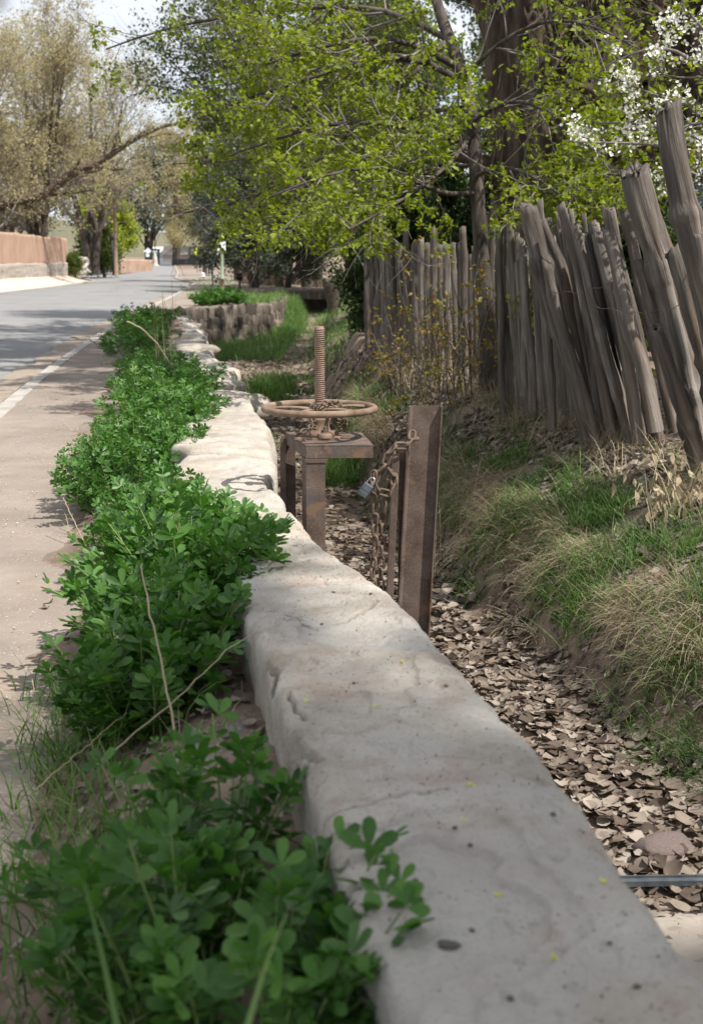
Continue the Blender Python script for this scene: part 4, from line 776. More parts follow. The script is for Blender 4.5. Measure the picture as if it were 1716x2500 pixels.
shade('shade_tree', 'leafy ditch side tree outside the picture above the wall, shading the path', (7.0, 16.0, .2), 10, sh(-3.9, 18.5, 8.5), (1.8, 3.6, 1.2), 150, 5, gaps=-.2)
shade('shade_tree', 'leafy tree outside the picture whose crown hangs high over the road', (8.2, 22.0, .2), 11, sh(-8.0, 22.5, 9.5), (3.2, 4.8, 1.2), 260, 5, gaps=-.25)

# ------------------------------------------------------------------ grass, straw, leaf litter
def blades(base, L_, w, bend, az, k=5, lean=None, upz=1., down=0., twist=.0):
    n = len(base); t = np.linspace(0, 1, k); lean = rng.uniform(.1, .6, n) if lean is None else lean
    h = np.stack([np.cos(az), np.sin(az), 0*az], -1)
    th = lean[:, None]+bend[:, None]*t[None]         # angle from vertical
    dz = np.cos(th); dh = np.sin(th); st = L_[:, None]/(k-1)
    z = np.concatenate([np.zeros((n, 1)), np.cumsum(dz[:, :-1]*st, 1)], 1); r = np.concatenate([np.zeros((n, 1)), np.cumsum(dh[:, :-1]*st, 1)], 1)
    c = base[:, None]+h[:, None]*r[..., None]+np.array([0, 0, 1.])*z[..., None]
    az2 = az+PI/2+rng.uniform(-1.2, 1.2, n); sd = np.stack([np.cos(az2), np.sin(az2), 0*az], -1)[:, None]*(w[:, None]*(1-t[None]**1.6)*.5+.0003)[..., None]
    V = np.stack([c-sd, c+sd], 2).reshape(-1, 3); i = np.arange(k-1)*2; F = np.stack([i, i+1, i+3, i+2], -1)
    return V, [(F[None]+(np.arange(n)*2*k)[:, None, None]).reshape(-1, 4)]
def scat(n, fx0, fx1, y0, y1, pw=1.): 
    y = y0+(y1-y0)*rng.random(n)**pw; x = fx0(y)+(fx1(y)-fx0(y))*rng.random(n); return x, y
def dens(x, y, s, seed, thr): return fb(xy0(x*s, y*s), seed, 3) > thr
gm = MB()
def grassy(n, f0, f1, y0, y1, L0, L1, w, seed, thr, bend=(.4, 1.6), m=gm, s=2.2, pw=1., lean=(.05, .6), azb=None, k=5, cl=.05):
    x, y = scat(n, f0, f1, y0, y1, pw); kp = dens(x, y, s, seed, thr); x, y = x[kp], y[kp]
    # gather into tufts
    nt_ = max(1, len(x)//14); ti = rng.integers(0, nt_, len(x)); x = x[ti]+rng.normal(size=len(x))*cl; y = y[ti]+rng.normal(size=len(y))*cl
    z = Hh(x, y)-.01; az = rng.uniform(0, 2*PI, len(x)) if azb is None else azb+rng.normal(size=len(x))*.7
    m.add(*blades(xy0(x, y, z), rng.uniform(L0, L1, len(x)), rng.uniform(.7, 1.2, len(x))*w, rng.uniform(*bend, len(x)), az, k, rng.uniform(*lean, len(x))))
lipf = lambda y: FRp(y)+np.interp(y, [0, 10, 14, 22, 60], [.62, .58, .38, .40, 1.4])
grassy(20000, lambda y: lipf(y)-.34, lambda y: lipf(y)+.34, 3.2, 11, .10, .30, .0052, 5, .16, bend=(.4, 2.0), lean=(.05, .9), s=3.2, cl=.035)
grassy(9000, lambda y: FRp(y)+.05, lambda y: lipf(y)-.05, 3.2, 11, .12, .32, .0044, 55, .1, bend=(.4, 2.2), lean=(.3, 1.2))
grassy(3500, lambda y: lipf(y)+.1, lambda y: FEN(y)+.1, 5, 12, .08, .22, .0045, 6, .15)
grassy(5000, lambda y: lipf(y)-.5, lambda y: lipf(y)+.3, 10.5, 19, .1, .26, .006, 7, -.1)
grassy(1700, lambda y: 0*y-.42, lambda y: 0*y+.10, 13.5, 17, .2, .45, .008, 8, -2, bend=(.2, .9))      # bright tuft behind the screw
grassy(3500, lambda y: 0*y-1.75, lambda y: 0*y-1.2, 23, 26.5, .25, .60, .013, 8, 0., bend=(.2, .9), cl=.12)
grassy(9000, lambda y: WRp(y)+.0, lambda y: FLp(y)+.05, 34, 57, .15, .5, .02, 9, -.6, cl=.2)
grassy(7000, lambda y: FRp(y)-.1, lambda y: FRp(y)+2.2, 24, 62, .12, .35, .016, 10, -.3, cl=.2)
grassy(3500, lambda y: WRp(y)-2.2, lambda y: WRp(y)-.45, 43.5, 58, .12, .3, .02, 11, -.4, cl=.2)
grassy(900, lambda y: WRp(y)+.1, lambda y: WRp(y)+.8, 16, 34, .15, .4, .012, 12, .1, cl=.15)
grassy(1600, lambda y: PTH(y)-.05, lambda y: WLp(y)-.2, 1.6, 4.4, .10, .26, .006, 13, -.15, cl=.05)
grassy(500, lambda y: PTH(y)-.02, lambda y: WLp(y)-.3, 9, 22, .12, .3, .006, 14, .1)
grassy(6000, lambda y: -13+0*y, lambda y: -3+0*y, 62, 110, .1, .3, .03, 15, .2, cl=.4)
link('grass', gm.mesh('grass', True), M['grass'], kind='stuff')['label'] = 'green grass growing in tufts along the ditch banks'
sm = MB()
# dead grass hanging down over the bank lip towards the ditch
def hang(n, y0, y1, L0, L1, off=(-.12, .1), seed=3, thr=-.5, w=.0034):
    y = rng.uniform(y0, y1, n); x = lipf(y)+rng.uniform(off[0], off[1], n); kp = dens(x, y, 1.9, seed, thr); x, y = x[kp], y[kp]; nt_ = max(1, len(x)//26); ti = rng.integers(0, nt_, len(x)); x = x[ti]+rng.normal(size=len(x))*.03; y = y[ti]+rng.normal(size=len(y))*.035
    z = Hh(x, y)+.0; az = PI+.35+rng.normal(size=len(x))*.75; sm.add(*blades(xy0(x, y, z), rng.uniform(L0, L1, len(x)), rng.uniform(.7, 1.2, len(x))*w, rng.uniform(.5, 2.1, len(x)), az, 6, rng.uniform(.4, 1.5, len(x))))
hang(6500, 3.0, 10.5, .10, .34, (-.28, .06), 3, .12)
hang(3500, 3.0, 10.5, .10, .28, (-.50, -.10), 4, .08)
hang(1800, 10, 18, .2, .45, w=.005)
grassy(1800, lambda y: lipf(y)-.05, lambda y: lipf(y)+.5, 5.6, 12, .10, .26, .0035, 25, .1, bend=(1., 2.2), m=sm, lean=(.4, 1.2))
grassy(1200, lambda y: FEN(y)-.5, lambda y: FEN(y)+.05, 5.6, 12, .15, .4, .004, 26, -.2, bend=(.6, 2.), m=sm, lean=(.2, 1.1))
grassy(900, lambda y: PTH(y), lambda y: WLp(y), 1.6, 14, .1, .28, .003, 27, .0, bend=(.6, 2.), m=sm, lean=(.5, 1.3))
grassy(5000, lambda y: FEN(y)-.30, lambda y: FEN(y)+.12, 5.6, 19, .10, .36, .0045, 28, -.5, bend=(.6, 2.), m=sm, lean=(.1, 1.2))
x = rng.normal(size=260)*.18+.62; y = rng.normal(size=260)*.25+9.6   # pale straw spray behind the posts
sm.add(*blades(xy0(x, y, Hh(x, y)), rng.uniform(.25, .6, 260), np.full(260, .004), rng.uniform(.2, 1.3, 260), rng.uniform(-1.2, 1.6, 260), 6, rng.uniform(.3, 1.1, 260)))
link('dry_grass', sm.mesh('dry_grass', True), M['straw'], kind='stuff')['label'] = 'dead straw grass hanging over the edge of the ditch bank'
# leaf litter
def leaf_t(seed):
    """ovate leaf folded along its midrib, with curled edges; some are torn"""
    r = np.random.default_rng(seed); u = np.array([0, .10, .30, .55, .78, 1.0]); w = np.array([0, .24, .40, .36, .20, 0])*r.uniform(.75, 1.1); fold, curl, twist = r.uniform(-.15, .55), r.uniform(-.5, .9), r.uniform(-.5, .5)
    V = []; 
    for k, (a, b) in enumerate(zip(u, w)):
        x = a*1.05-.5; zc = curl*(a-.5)**2+.03*math.sin(a*9+seed)
        wl, wr = b*r.uniform(.8, 1.12), b*r.uniform(.8, 1.12)
        if seed % 3 == 2 and k == 3: wr *= .45
        V += [[x+.05*b, wl, zc+fold*wl+twist*(a-.5)*wl+r.uniform(-.03, .05)*(b > 0)], [x, 0, zc], [x+.05*b, -wr, zc+fold*wr-twist*(a-.5)*wr+r.uniform(-.03, .05)*(b > 0)]]
    V = np.array(V, float); F = []
    for k in range(5):
        o = 3*k; F += [[o, o+1, o+4], [o, o+4, o+3], [o+1, o+2, o+5], [o+1, o+5, o+4]]
    F = [f for f in F if not (0 in f and 1 in f) and not (1 in f and 2 in f) and not (15 in f and 16 in f) and not (16 in f and 17 in f)]
    V[0] = V[2] = V[1]; V[15] = V[17] = V[16]
    F += [[1, 4, 3], [1, 5, 4], [12, 13, 16], [13, 14, 16]]
    return V, [np.array(F)]
LT = [leaf_t(s) for s in range(8)]
lm_ = MB(); near = []
def litter(n, f0, f1, y0, y1, s0, s1, seed, thr, pw=1., lift=.02):
    x, y = scat(n, f0, f1, y0, y1, pw); kp = dens(x, y, 2.5, seed, thr); x, y = x[kp], y[kp]; m = len(x); z = Hh(x, y)+rng.uniform(.004, lift, m)
    e = .03; gx_ = (Hh(x+e, y, False)-Hh(x-e, y, False))/(2*e); gy_ = (Hh(x, y+e, False)-Hh(x, y-e, False))/(2*e)
    nn = nrm(np.stack([-gx_, -gy_, 1+0*gx_], -1)+rng.normal(size=(m, 3))*.24); R = frames(nn); s = s0+(s1-s0)*rng.random(m)**1.1; T = xy0(x, y, z)
    d = y.copy(); wh = np.argsort(d-100*(s > (s0+s1)/2)*0)[:0]
    v = rng.integers(0, 8, m)
    for q in range(8):
        k_ = v == q; V, F = inst(*LT[q], R[k_], T[k_], s[k_]); lm_.add(V, F)
    return T, R, s
litter(9500, lambda y: WRp(y)+.02, lambda y: FRp(y)+.14, 2.3, 9.5, .030, .105, 1, -.9, 1.1, .04)
litter(3200, lambda y: FRp(y)-.1, lambda y: lipf(y)+.1, 3., 11, .03, .075, 1, -.3, 1.1, .03)
litter(3000, lambda y: WRp(y)+.02, lambda y: FRp(y)+.3, 9.5, 20, .05, .09, 1, -.7)
litter(11000, lambda y: lipf(y)-.12, lambda y: FEN(y)+.3, 3.0, 13, .03, .085, 2, -.45)
litter(4500, lambda y: FRp(y)+.1, lambda y: FEN(y)+.3, 12.5, 21, .05, .10, 2, -.45)
litter(700, lambda y: PTH(y)+.15, lambda y: WLp(y), 1.5, 5, .015, .05, 4, -.6)
litter(1500, lambda y: FEN(y), lambda y: FEN(y)+1.6, 6, 14, .04, .08, 2, -.5)
litter(3500, lambda y: WRp(y)+.1, lambda y: FRp(y)+.6, 20, 40, .07, .15, 1, -.3)
litter(260, lambda y: PTH(y), lambda y: WLp(y), 1.5, 6, .03, .07, 2, -.1)
link('leaf_litter', lm_.mesh('leaf_litter', True), M['litter'], kind='stuff')['label'] = 'dead grey brown leaves covering the dry ditch floor'
lms = []
for V, F in LT: me = mesh_np('fallen_leaf', V, F, True); me.materials.append(M['litter']); lms.append(me)
x, y = scat(300, lambda y: np.maximum(WRp(y)+.06, .27*y-1.0), lambda y: np.minimum(FRp(y)+.1, .27*y+.05), 3.9, 8.0, 1.3)
z = Hh(x, y)
for k in range(300):
    o = link('fallen_leaf', lms[k % 8], None, ground); o.location = (x[k], y[k], z[k]+rng.uniform(.02, .045)); s = rng.uniform(.045, .085); o.scale = (s, s, s)
    o.rotation_euler = (rng.normal()*.3, rng.normal()*.3, rng.uniform(0, 6.28))

# ------------------------------------------------------------------ clover-leaved plants along the wall
def leaflet():
    r = [(0, .0), (.14, .30), (.235, .64), (.175, .90)]; V = [[0, 0, 0]]
    for w, y in r[1:]: V += [[w, y, .10*w*2], [0, y, 0-.03], [-w, y, .10*w*2]]
    V += [[0, 1.0, -.03]]
    F = [[0, 1, 2], [0, 2, 3]]
    for j in (1, 4): F += [[j, j+3, j+4], [j, j+4, j+1], [j+1, j+4, j+5], [j+1, j+5, j+2]]
    F += [[7, 10, 8], [8, 10, 9]]
    return np.array(V, float), np.array(F)
lv, lF = leaflet(); tv = []; tf = []
for k, a in enumerate((0, 1.05, -1.05)):
    R = rz_(a)@rx_(.15 if k == 0 else .05); tv.append((lv*np.array([1, 1, 1]))@R.T+np.array([0, .32, 0])+np.array([0, .0, 0])); tf.append(lF+k*len(lv))
tv.append(np.array([[-.015, 0, 0], [.015, 0, 0], [0, .34, 0]])); tf.append(np.array([[0, 1, 2]])+3*len(lv))
TRI = (np.vstack(tv)*np.array([1, 1, 1]), [np.vstack(tf)]); trm = mesh_np('leaf', TRI[0], TRI[1], True); trm.materials.append(M['alfalfa'])
def alfalfa(label, cx, cy, rx, ry, n, h, lsz, nodes=10, singles=0, ang=0., group=None, lean=.5, zoff=0., fx=None, m=None):
    """stems rooted over an ellipse fan outwards; three-part leaves at nodes, tuft on top"""
    nodes += 3
    r = np.sqrt(rng.random(n)); a = rng.uniform(0, 2*PI, n); ux, uy = r*np.cos(a), r*np.sin(a); ca, sa = math.cos(ang), math.sin(ang)
    x = cx+(ux*rx*ca-uy*ry*sa)*.75; y = cy+(ux*rx*sa+uy*ry*ca)*.8
    x = np.where(y < 12, np.minimum(x, WLp(y)-.04), x)
    z = np.maximum(Hh(x, y), np.where((x > WLp(y)) & (x < WRp(y)), TOP(y)-.06, -9))
    O = np.array([cx, cy, float(Hh(cx, cy))]); T = thing('clover_plant', label, 'plant', O, group)
    hx, hy = (ux*ca-uy*sa), (ux*sa+uy*ca); d = nrm(np.stack([hx*lean*1.1+rng.normal(size=n)*.16, hy*lean+rng.normal(size=n)*.16, np.full(n, 1.)], -1))
    Ls = h*rng.uniform(.6, 1.1, n)*(1-.25*r); k = 7; pts = [np.stack([x, y, z-.01], -1)]; dd = d
    for j in range(k-1): dd = nrm(dd+rng.normal(size=(n, 3))*.06+np.stack([hx, hy, 0*hx], -1)*.05); pts.append(pts[-1]+dd*(Ls/(k-1))[:, None])
    Pn = np.stack(pts, 1); part('stems', MB().add(*tubes(Pn, np.linspace(.0028, .0014, k)[None]*np.ones((n, 1))*(lsz/.04), 4)), M['stem'], T, O, kind='stuff')
    N = n*nodes; idx = np.repeat(np.arange(n), nodes); t = np.tile(np.linspace(.22, 1, nodes), n)+rng.uniform(-.03, .03, N); t = np.clip(t, 0, 1); f = t*(k-1); i0 = np.minimum(f.astype(int), k-2); fr = (f-i0)[:, None]
    p = Pn[idx, i0]*(1-fr)+Pn[idx, i0+1]*fr; tn = nrm(Pn[idx, i0+1]-Pn[idx, i0]); az = rng.uniform(0, 2*PI, N); o = np.stack([np.cos(az), np.sin(az), 0*az], -1)
    up = np.interp(t, [0, .7, 1], [.15, .5, 1.5])[:, None]; yd = nrm(o+tn*up+rng.normal(size=(N, 3))*.15); nn = nrm(np.array([0, 0, 1.])+rng.normal(size=(N, 3))*.35+d[idx]*.3-o*.2)
    X = nrm(np.cross(yd, nn)); Zz = np.cross(X, yd); R = np.stack([X, yd, Zz], -1); s = lsz*rng.uniform(.65, 1.15, N)*np.interp(t, [0, .8, 1], [.85, 1.1, .75])
    p = p+yd*(s*.2)[:, None]
    order = np.argsort(p[:, 1]-.8*p[:, 2]); si = order[:singles]; bi = order[singles:]
    if len(bi): part('foliage', MB().add(*inst(TRI[0], TRI[1], R[bi], p[bi], s[bi])), M['alfalfa'], T, O, smooth=True, kind='stuff')
    for q in si:
        ob = link('leaf', trm, None, T); ob.matrix_local = Matrix.Translation(Vector(p[q]-O))@Matrix(R[q].tolist()).to_4x4()@Matrix.Scale(float(s[q]), 4)
    return T
GR = 'clover-leaved plants along the wall'
alfalfa('front clover plant spilling over the lower left corner of the wall', -.20, 1.92, .40, .18, 46, .36, .055, 10, 280, -.25, GR, lean=.45)
alfalfa('clover plant with upright shoots just behind the front one', -.32, 2.36, .24, .16, 24, .40, .050, 9, 140, 0, GR)
alfalfa('small sprig of serrated green leaves growing from bare soil left of the wall crack', -.40, 2.95, .05, .05, 3, .20, .03, 7, 0, 0, GR)
alfalfa('big shaded dark green clover mound leaning over the wall, its bright tips toward the wall', -.56, 4.60, .34, .55, 140, .46, .058, 11, 300, .10, GR, lean=.60)
alfalfa('shaded clover plant in front of the big mound at the path edge', -.60, 3.75, .20, .32, 78, .40, .052, 10, 200, .1, GR)
alfalfa('low clover plant between the big mound and the sunlit row', -.92, 5.9, .26, .50, 90, .34, .044, 10, 0, .15, GR)
alfalfa('sunlit clover mound at the path edge casting a shadow on the path', -1.36, 7.9, .36, .80, 170, .42, .044, 11, 0, .12, GR, lean=.6)
alfalfa('sunlit clover mound reaching over the wall left of the hand wheel', -1.42, 9.7, .42, .95, 190, .48, .046, 10, 0, .12, GR, lean=.6)
alfalfa('sunlit clover mound further along with tips against the pale stone', -1.68, 12.0, .44, 1.0, 170, .52, .05, 9, 0, .14, GR, lean=.5)
alfalfa('clover plant next to the tall dry stalks', -2.25, 15.2, .42, 1.4, 130, .42, .055, 8, 0, .15, GR)
alfalfa('small far clover plant at the bend of the path', -3.5, 21.5, .55, 1.8, 130, .50, .06, 8, 0, .15, GR)
alfalfa('far clover bush standing on the rubble end of the wall', -4.3, 27.5, .6, 1.4, 130, .62, .075, 8, 0, .15, GR)
alfalfa('dark green bush sitting on top of the curved stone wall', -4.35, 43.8, 1.0, .6, 120, .62, .11, 8, 0, 0, GR, lean=.9)
alfalfa('low green weeds at the foot of the fence by the right edge', 1.85, 7.0, .35, .35, 60, .16, .04, 6, 0, 0, None)
alfalfa('small green nettle at the foot of the leaning fence', 1.33, 9.2, .12, .12, 12, .22, .045, 7, 0, 0, None)
alfalfa('low green weed in the grass in front of the fence posts', 1.22, 10.2, .16, .16, 16, .26, .05, 7, 0, 0, None)

# ------------------------------------------------------------------ across the road: adobe walls, pole
def wallbox(name, label, p, q, z0, z1, th, m, base=None, cat='wall', baseM=None, jag=.05):
    p, q = np.array(p, float), np.array(q, float); T = thing(name, label, cat, (p[0], p[1], z0)); O = np.array([p[0], p[1], z0]); e = (q-p)/np.linalg.norm(q-p); nn = np.array([e[1], -e[0]])
    def seg(za, zb, off, amp, sc, m, nm, n=90, k=14):
        t = np.linspace(0, 1, n); Ln = np.linalg.norm(q-p); c = p+(q-p)*t[:, None]
        prof = [(off, za), *[(off, za+(zb-za)*u) for u in np.linspace(.05, .95, k)], (off-.06, zb), (-th+.06-off, zb), (-th-off, zb-.08), (-th-off, za)]
        V = np.stack([np.stack([c[:, 0]+nn[0]*a, c[:, 1]+nn[1]*a, np.full(n, z)], -1) for a, z in prof], 1)
        V[..., 2] += np.where(V[..., 2] > zb-.2, jag*fb(xy0(t*Ln*.35, 0*t), 3, 3)[:, None], 0); V[..., :2] += (fb(V*sc, 8, 4)*amp)[..., None]*nn
        kk = len(prof); i = (np.arange(n-1)[:, None]*kk+np.arange(kk-1)[None]).reshape(-1)
        part(nm, MB().add(V.reshape(-1, 3), [np.stack([i, i+1, i+kk+1, i+kk], -1), np.arange(kk)[None], (np.arange(kk)+(n-1)*kk)[None, ::-1]]), m, T, O)
    if base: seg(z0, base, .10, .07, 3.0, baseM or M['rubble'], 'stone_base'); seg(base-.05, z1, 0, .03, .6, m, 'plaster')
    else: seg(z0, z1, 0, .05, 1.0, m, 'plaster')
    return T, O
M['rubble2'] = mat('rubble_base', [(.20, .17, .145), (.36, .32, .28), (.48, .44, .40)], 6, .95, .8, 14, bdist=.06)
wallbox('adobe_wall', 'long tan adobe wall on a pale rubble stone base across the road', (-16.2, 28), (-21.3, 100.5), .3, 3.08, .5, M['adobe'], 1.32, baseM=M['rubble2'])
T, O = wallbox('stone_wall', 'low rubble stone wall with plastered right end beyond the adobe wall', (-21.9, 107.5), (-22.2, 121), .3, 1.75, .5, M['rubble2'])
for k in range(48):
    o = link('stone', rocks[k % 6], None, T); y = 107.7+rng.uniform(0, 7); o.location = Vector((-21.9-.3*(y-107.5)/13.5+.05, y, rng.uniform(.45, 1.7)))-Vector(O); s = rng.uniform(.18, .34); o.scale = (.16, s*1.3, s*.7)
wallbox('adobe_wall', 'short low tan adobe wall beyond the utility pole', (-24.6, 139), (-25.6, 172), .1, 1.55, .5, M['adobe'])
b = P(285, 665, 112); b[2] = .3; up = thing('utility_pole', 'brown wooden utility pole standing at the far roadside', 'utility pole', b)
V, F = tubes(np.array([[b+[0, 0, -.2], b+[0, 0, 2.5], b+[.02, 0, 7.4]]]), np.array([[.17, .16, .13]]), 10, True); part('pole', MB().add(V, F), M['brown_post'], up, b)
mb = MB(); box(mb, b+[0, -.1, 6.9], (1.5, .1, .12)); part('crossarm', mb, M['brown_post'], up, b)
b = P(277, 662, 110); b[2] = .3; mb = MB(); box(mb, b+[0, 0, 1.65], (.14, .1, 3.4)); box(mb, b+[0, -.06, 3.1], (.32, .03, .5)); tag(part('post', mb, M['black'], None, None), 'thin dark post with a small plate left of the utility pole', 'post')
mb = MB(); q = [np.array([-20.7-.17*u, 101+u*7, .42]) for u in (0, 1)]
# road end: railing, buildings, signs, markers
def zf(x, y): return float(Hh(x, y, False))
p, q = P(421, 645, 236), P(497, 645, 214); T = thing('railing', 'long low dark railing closing the far end of the road', 'railing', p)
z0 = .6; n = 22
for k in range(n+1):
    c = p+(q-p)*k/n; mb = MB(); box(mb, (c[0], c[1], z0+.55), (.09, .09, 1.15)); part('post', mb, M['black'], T, p, False)
    if k < n:
        mb = MB(); d = (q-p)/n; c = c+d/2; box(mb, (c[0], c[1], z0+.58), (np.linalg.norm(d[:2])-.1, .05, .95), rz_(math.atan2(d[1], d[0]))); part('panel', mb, M['black'], T, p, False)
p, q = P(392, 645, 238), P(420, 645, 236); T = thing('railing', 'short pale blue white railing joined to the dark one at the road end', 'railing', p)
for k in range(15):
    c = p+(q-p)*k/14; mb = MB(); box(mb, (c[0], c[1], z0+.5), (.07, .07, 1.0)); part('post', mb, M['white'], T, p, False)
for z in (.25, .6, .98):
    mb = MB(); c = (p+q)/2; box(mb, (c[0], c[1]-.06, z0+z), (2.1, .04, .09)); part('rail', mb, M['white'], T, p, False)
c = P(380, 640, 242); T = thing('gateway', 'teal painted gateway frame at the end of the road', 'gate', (c[0], c[1], .6)); O = np.array([c[0], c[1], .6])
for dx in (-.62, .62): mb = MB(); box(mb, c*[1, 1, 0]+[dx, 0, 1.9], (.36, .3, 2.6)); part('post', mb, M['teal'], T, O, False)
mb = MB(); box(mb, c*[1, 1, 0]+[0, 0, 3.35], (1.75, .4, .36)); part('lintel', mb, M['teal'], T, O, False)
c = P(379, 645, 228); c[2] = .5; V, F = lathe([(.75, 0), (.72, .2), (.5, .25), (.42, 1.2), (.25, 1.9), (.12, 2.5), (.0, 2.6)], 4, c=c, caps=False); tag(link('marker', MB().add(V, F).mesh('marker', False), M['beige']), 'small pale tapering stone marker in front of the teal gateway', 'marker')
c = P(379, 620, 246); T = thing('traffic_mast', 'thin grey traffic mast with a long arm above the teal gateway', 'traffic mast', (c[0], c[1], .6)); O = np.array([c[0], c[1], .6]); tp_ = P(379, 557, 246); ar = P(445, 562, 246)
V, F = tubes(np.array([[O, (O+tp_)/2, tp_]]), np.full((1, 3), .11), 8, True); part('pole', MB().add(V, F), M['galv'], T, O); V, F = tubes(np.array([[tp_-[0, 0, .4], (tp_+ar)/2-[0, 0, .1], ar]]), np.full((1, 3), .08), 8, True); part('arm', MB().add(V, F), M['galv'], T, O)
for dx in (.5, .98): mb = MB(); box(mb, tp_*(1-dx)+ar*dx+[0, 0, -.5], (.35, .3, .95)); part('signal_head', mb, M['black'], T, O, False)
def sign(label, px, py, D, w, h, m, pm, pr, toppx, shape='box', extra=None, base=0., name='road_sign', cat='sign'):
    c = P(px, py, D); t = P(px, toppx, D); O = np.array([c[0], c[1], base]); T = thing(name, label, cat, O)
    V, F = tubes(np.array([[O-[0, 0, .1], (O+t)/2, t]]), np.full((1, 3), pr), 8, True); part('post', MB().add(V, F), pm, T, O)
    for (sx, sy, sw, shh, mm, dia) in ([(px, py, w, h, m, shape == 'diamond')]+(extra or [])):
        c = P(sx, sy, D-pr-.03); mb = MB(); box(mb, (0, 0, 0), (sw, .02, shh), ry_(PI/4) if dia else None); mb.V = [v+c for v in mb.V]; part('sign_panel', mb, mm, T, O, False)
    return T, O
sign('fluorescent yellow green diamond sign on a grey post at the far kerb', 481, 615, 150, .62, .62, M['yellowsign'], M['galv'], .05, 603, 'diamond', [(481, 628, .85, .16, M['black'], False)], .05)
sign('white diamond sign over a small white plate at the road end', 362, 613, 232, .85, .85, M['white'], M['galv'], .06, 606, 'diamond', [(361, 623, .6, .6, M['white'], False)], .5)
sign('large white sign on the thinner green post, half hidden by leaves', 517, 562, 77, .70, .95, M['white'], M['green_paint'], .055, 545, 'box', None)
T, O = sign('small white sign on the tall green post with a brown foot', 541, 601, 52, .32, .36, M['white'], M['green_paint'], .065, 520, 'box', [(545, 577, .09, .12, M['yellowsign'], False)])
V, F = tubes(np.array([[O-[0, 0, .1], O+[0, 0, .4], O+[0, 0, .78]]]), np.full((1, 3), .074), 8, True); part('sleeve', MB().add(V, F), M['brown_post'], T, O)
sign('dark grey sign on a short tan post beside the far path', 585, 676, 68, .30, .36, M['black'], M['brown_post'], .06, 668, 'box', None)
def house(label, c, sx, sy, h, m, roofh=0., wins=(), name='house', rot=0., roofm=None, winm=None, parapet=.0):
    c = np.asarray(c, float); T = thing(name, label, 'house', c, None, rot); mb = MB(); box(mb, (0, 0, h/2), (sx, sy, h)); part('wall', mb, m, T, None, False)
    if roofh:
        mb = MB(); V = np.array([(-sx/2-.4, -sy/2-.4, h), (sx/2+.4, -sy/2-.4, h), (sx/2+.4, sy/2+.4, h), (-sx/2-.4, sy/2+.4, h), (-sx/2-.4, 0, h+roofh), (sx/2+.4, 0, h+roofh)], float); V[:, 2] += .01
        mb.add(V, [np.array([[0, 1, 5, 4], [2, 3, 4, 5], [0, 3, 2, 1]]), np.array([[0, 4, 3], [1, 2, 5]])]); part('roof', mb, roofm or m, T, None, False)
    for (x, z, w, hh) in wins:
        y = -sy/2-.02; mb = MB()
        for dx, dz, a, b_ in ((0, hh/2, w, .09), (0, -hh/2, w, .09), (-w/2, 0, .09, hh+.09), (w/2, 0, .09, hh+.09), (0, 0, .05, hh), (0, 0, w, .05)): box(mb, (x+dx, y-.03-(.006 if a < .06 or b_ < .06 else 0), z+dz), (a, .07, b_))
        f = part('window', mb, winm or M['white'], T, None, False); mb = MB(); box(mb, (x, y+.005, z), (w, .02, hh)); part('pane', mb, M['glass'], f, None, False)
    return T
c = P(487, 640, 290); house('pale beige house with a long shallow roof behind the dark railing', (c[0], 292, 1.0), 15, 9, 1.6, M['beige'], 1.9, [(-5, 1.0, 1.2, .9), (-1, 1.0, 1.2, .9)], roofm=M['beige'])
c = P(401, 630, 300); house('white house behind the pale railing', (c[0], 303, 1.0), 8, 8, 2.2, M['white'], 1.2, [(-1.5, 1.2, 1., 1.), (1.5, 1.2, 1., 1.)], roofm=M['white'])
T = house('dark brown stucco house behind the fence at the right edge', (8.0, 23.0, .1), 7.0, 6, 5.6, M['adobe_brown'], 0, [(-2.9, 2.2, .8, 1.3), (-1.2, 2.2, .9, 1.3), (-2.4, 4.2, .8, .9)], winm=M['navy'])
mb = MB(); box(mb, (0, 0, 5.7), (7.3, 6.3, .25)); part('parapet', mb, M['adobe_brown'], T, None, False)
for k in range(8): mb = MB(); V, F = lathe([(.09, 0), (.09, .6)], 8, R=rx_(PI/2), c=(-3.1+k*.88, -3.0, 5.1)); mb.add(V, F); part('roof_beam', mb, M['brown_post'], T, None)
# hydrant
c = P(496, 677, 112); c[2] = .0; T = thing('hydrant', 'small white hydrant with dark foot on the far path', 'hydrant', c)
V, F = lathe([(.13, 0), (.13, .06), (.09, .07), (.09, .14)], 12, c=c); part('foot', MB().add(V, F), M['black'], T, c)
mb = MB(); V, F = lathe([(.14, .14), (.14, .17), (.11, .18), (.11, .36), (.14, .37), (.14, .39), (.10, .44), (.04, .48), (.0, .49)], 12, c=c, caps=False); mb.add(V, F); V, F = lathe([(.06, -.2), (.06, .2)], 8, R=ry_(PI/2), c=c+[0, 0, .28]); mb.add(V, F); part('body', mb, M['white'], T, c)
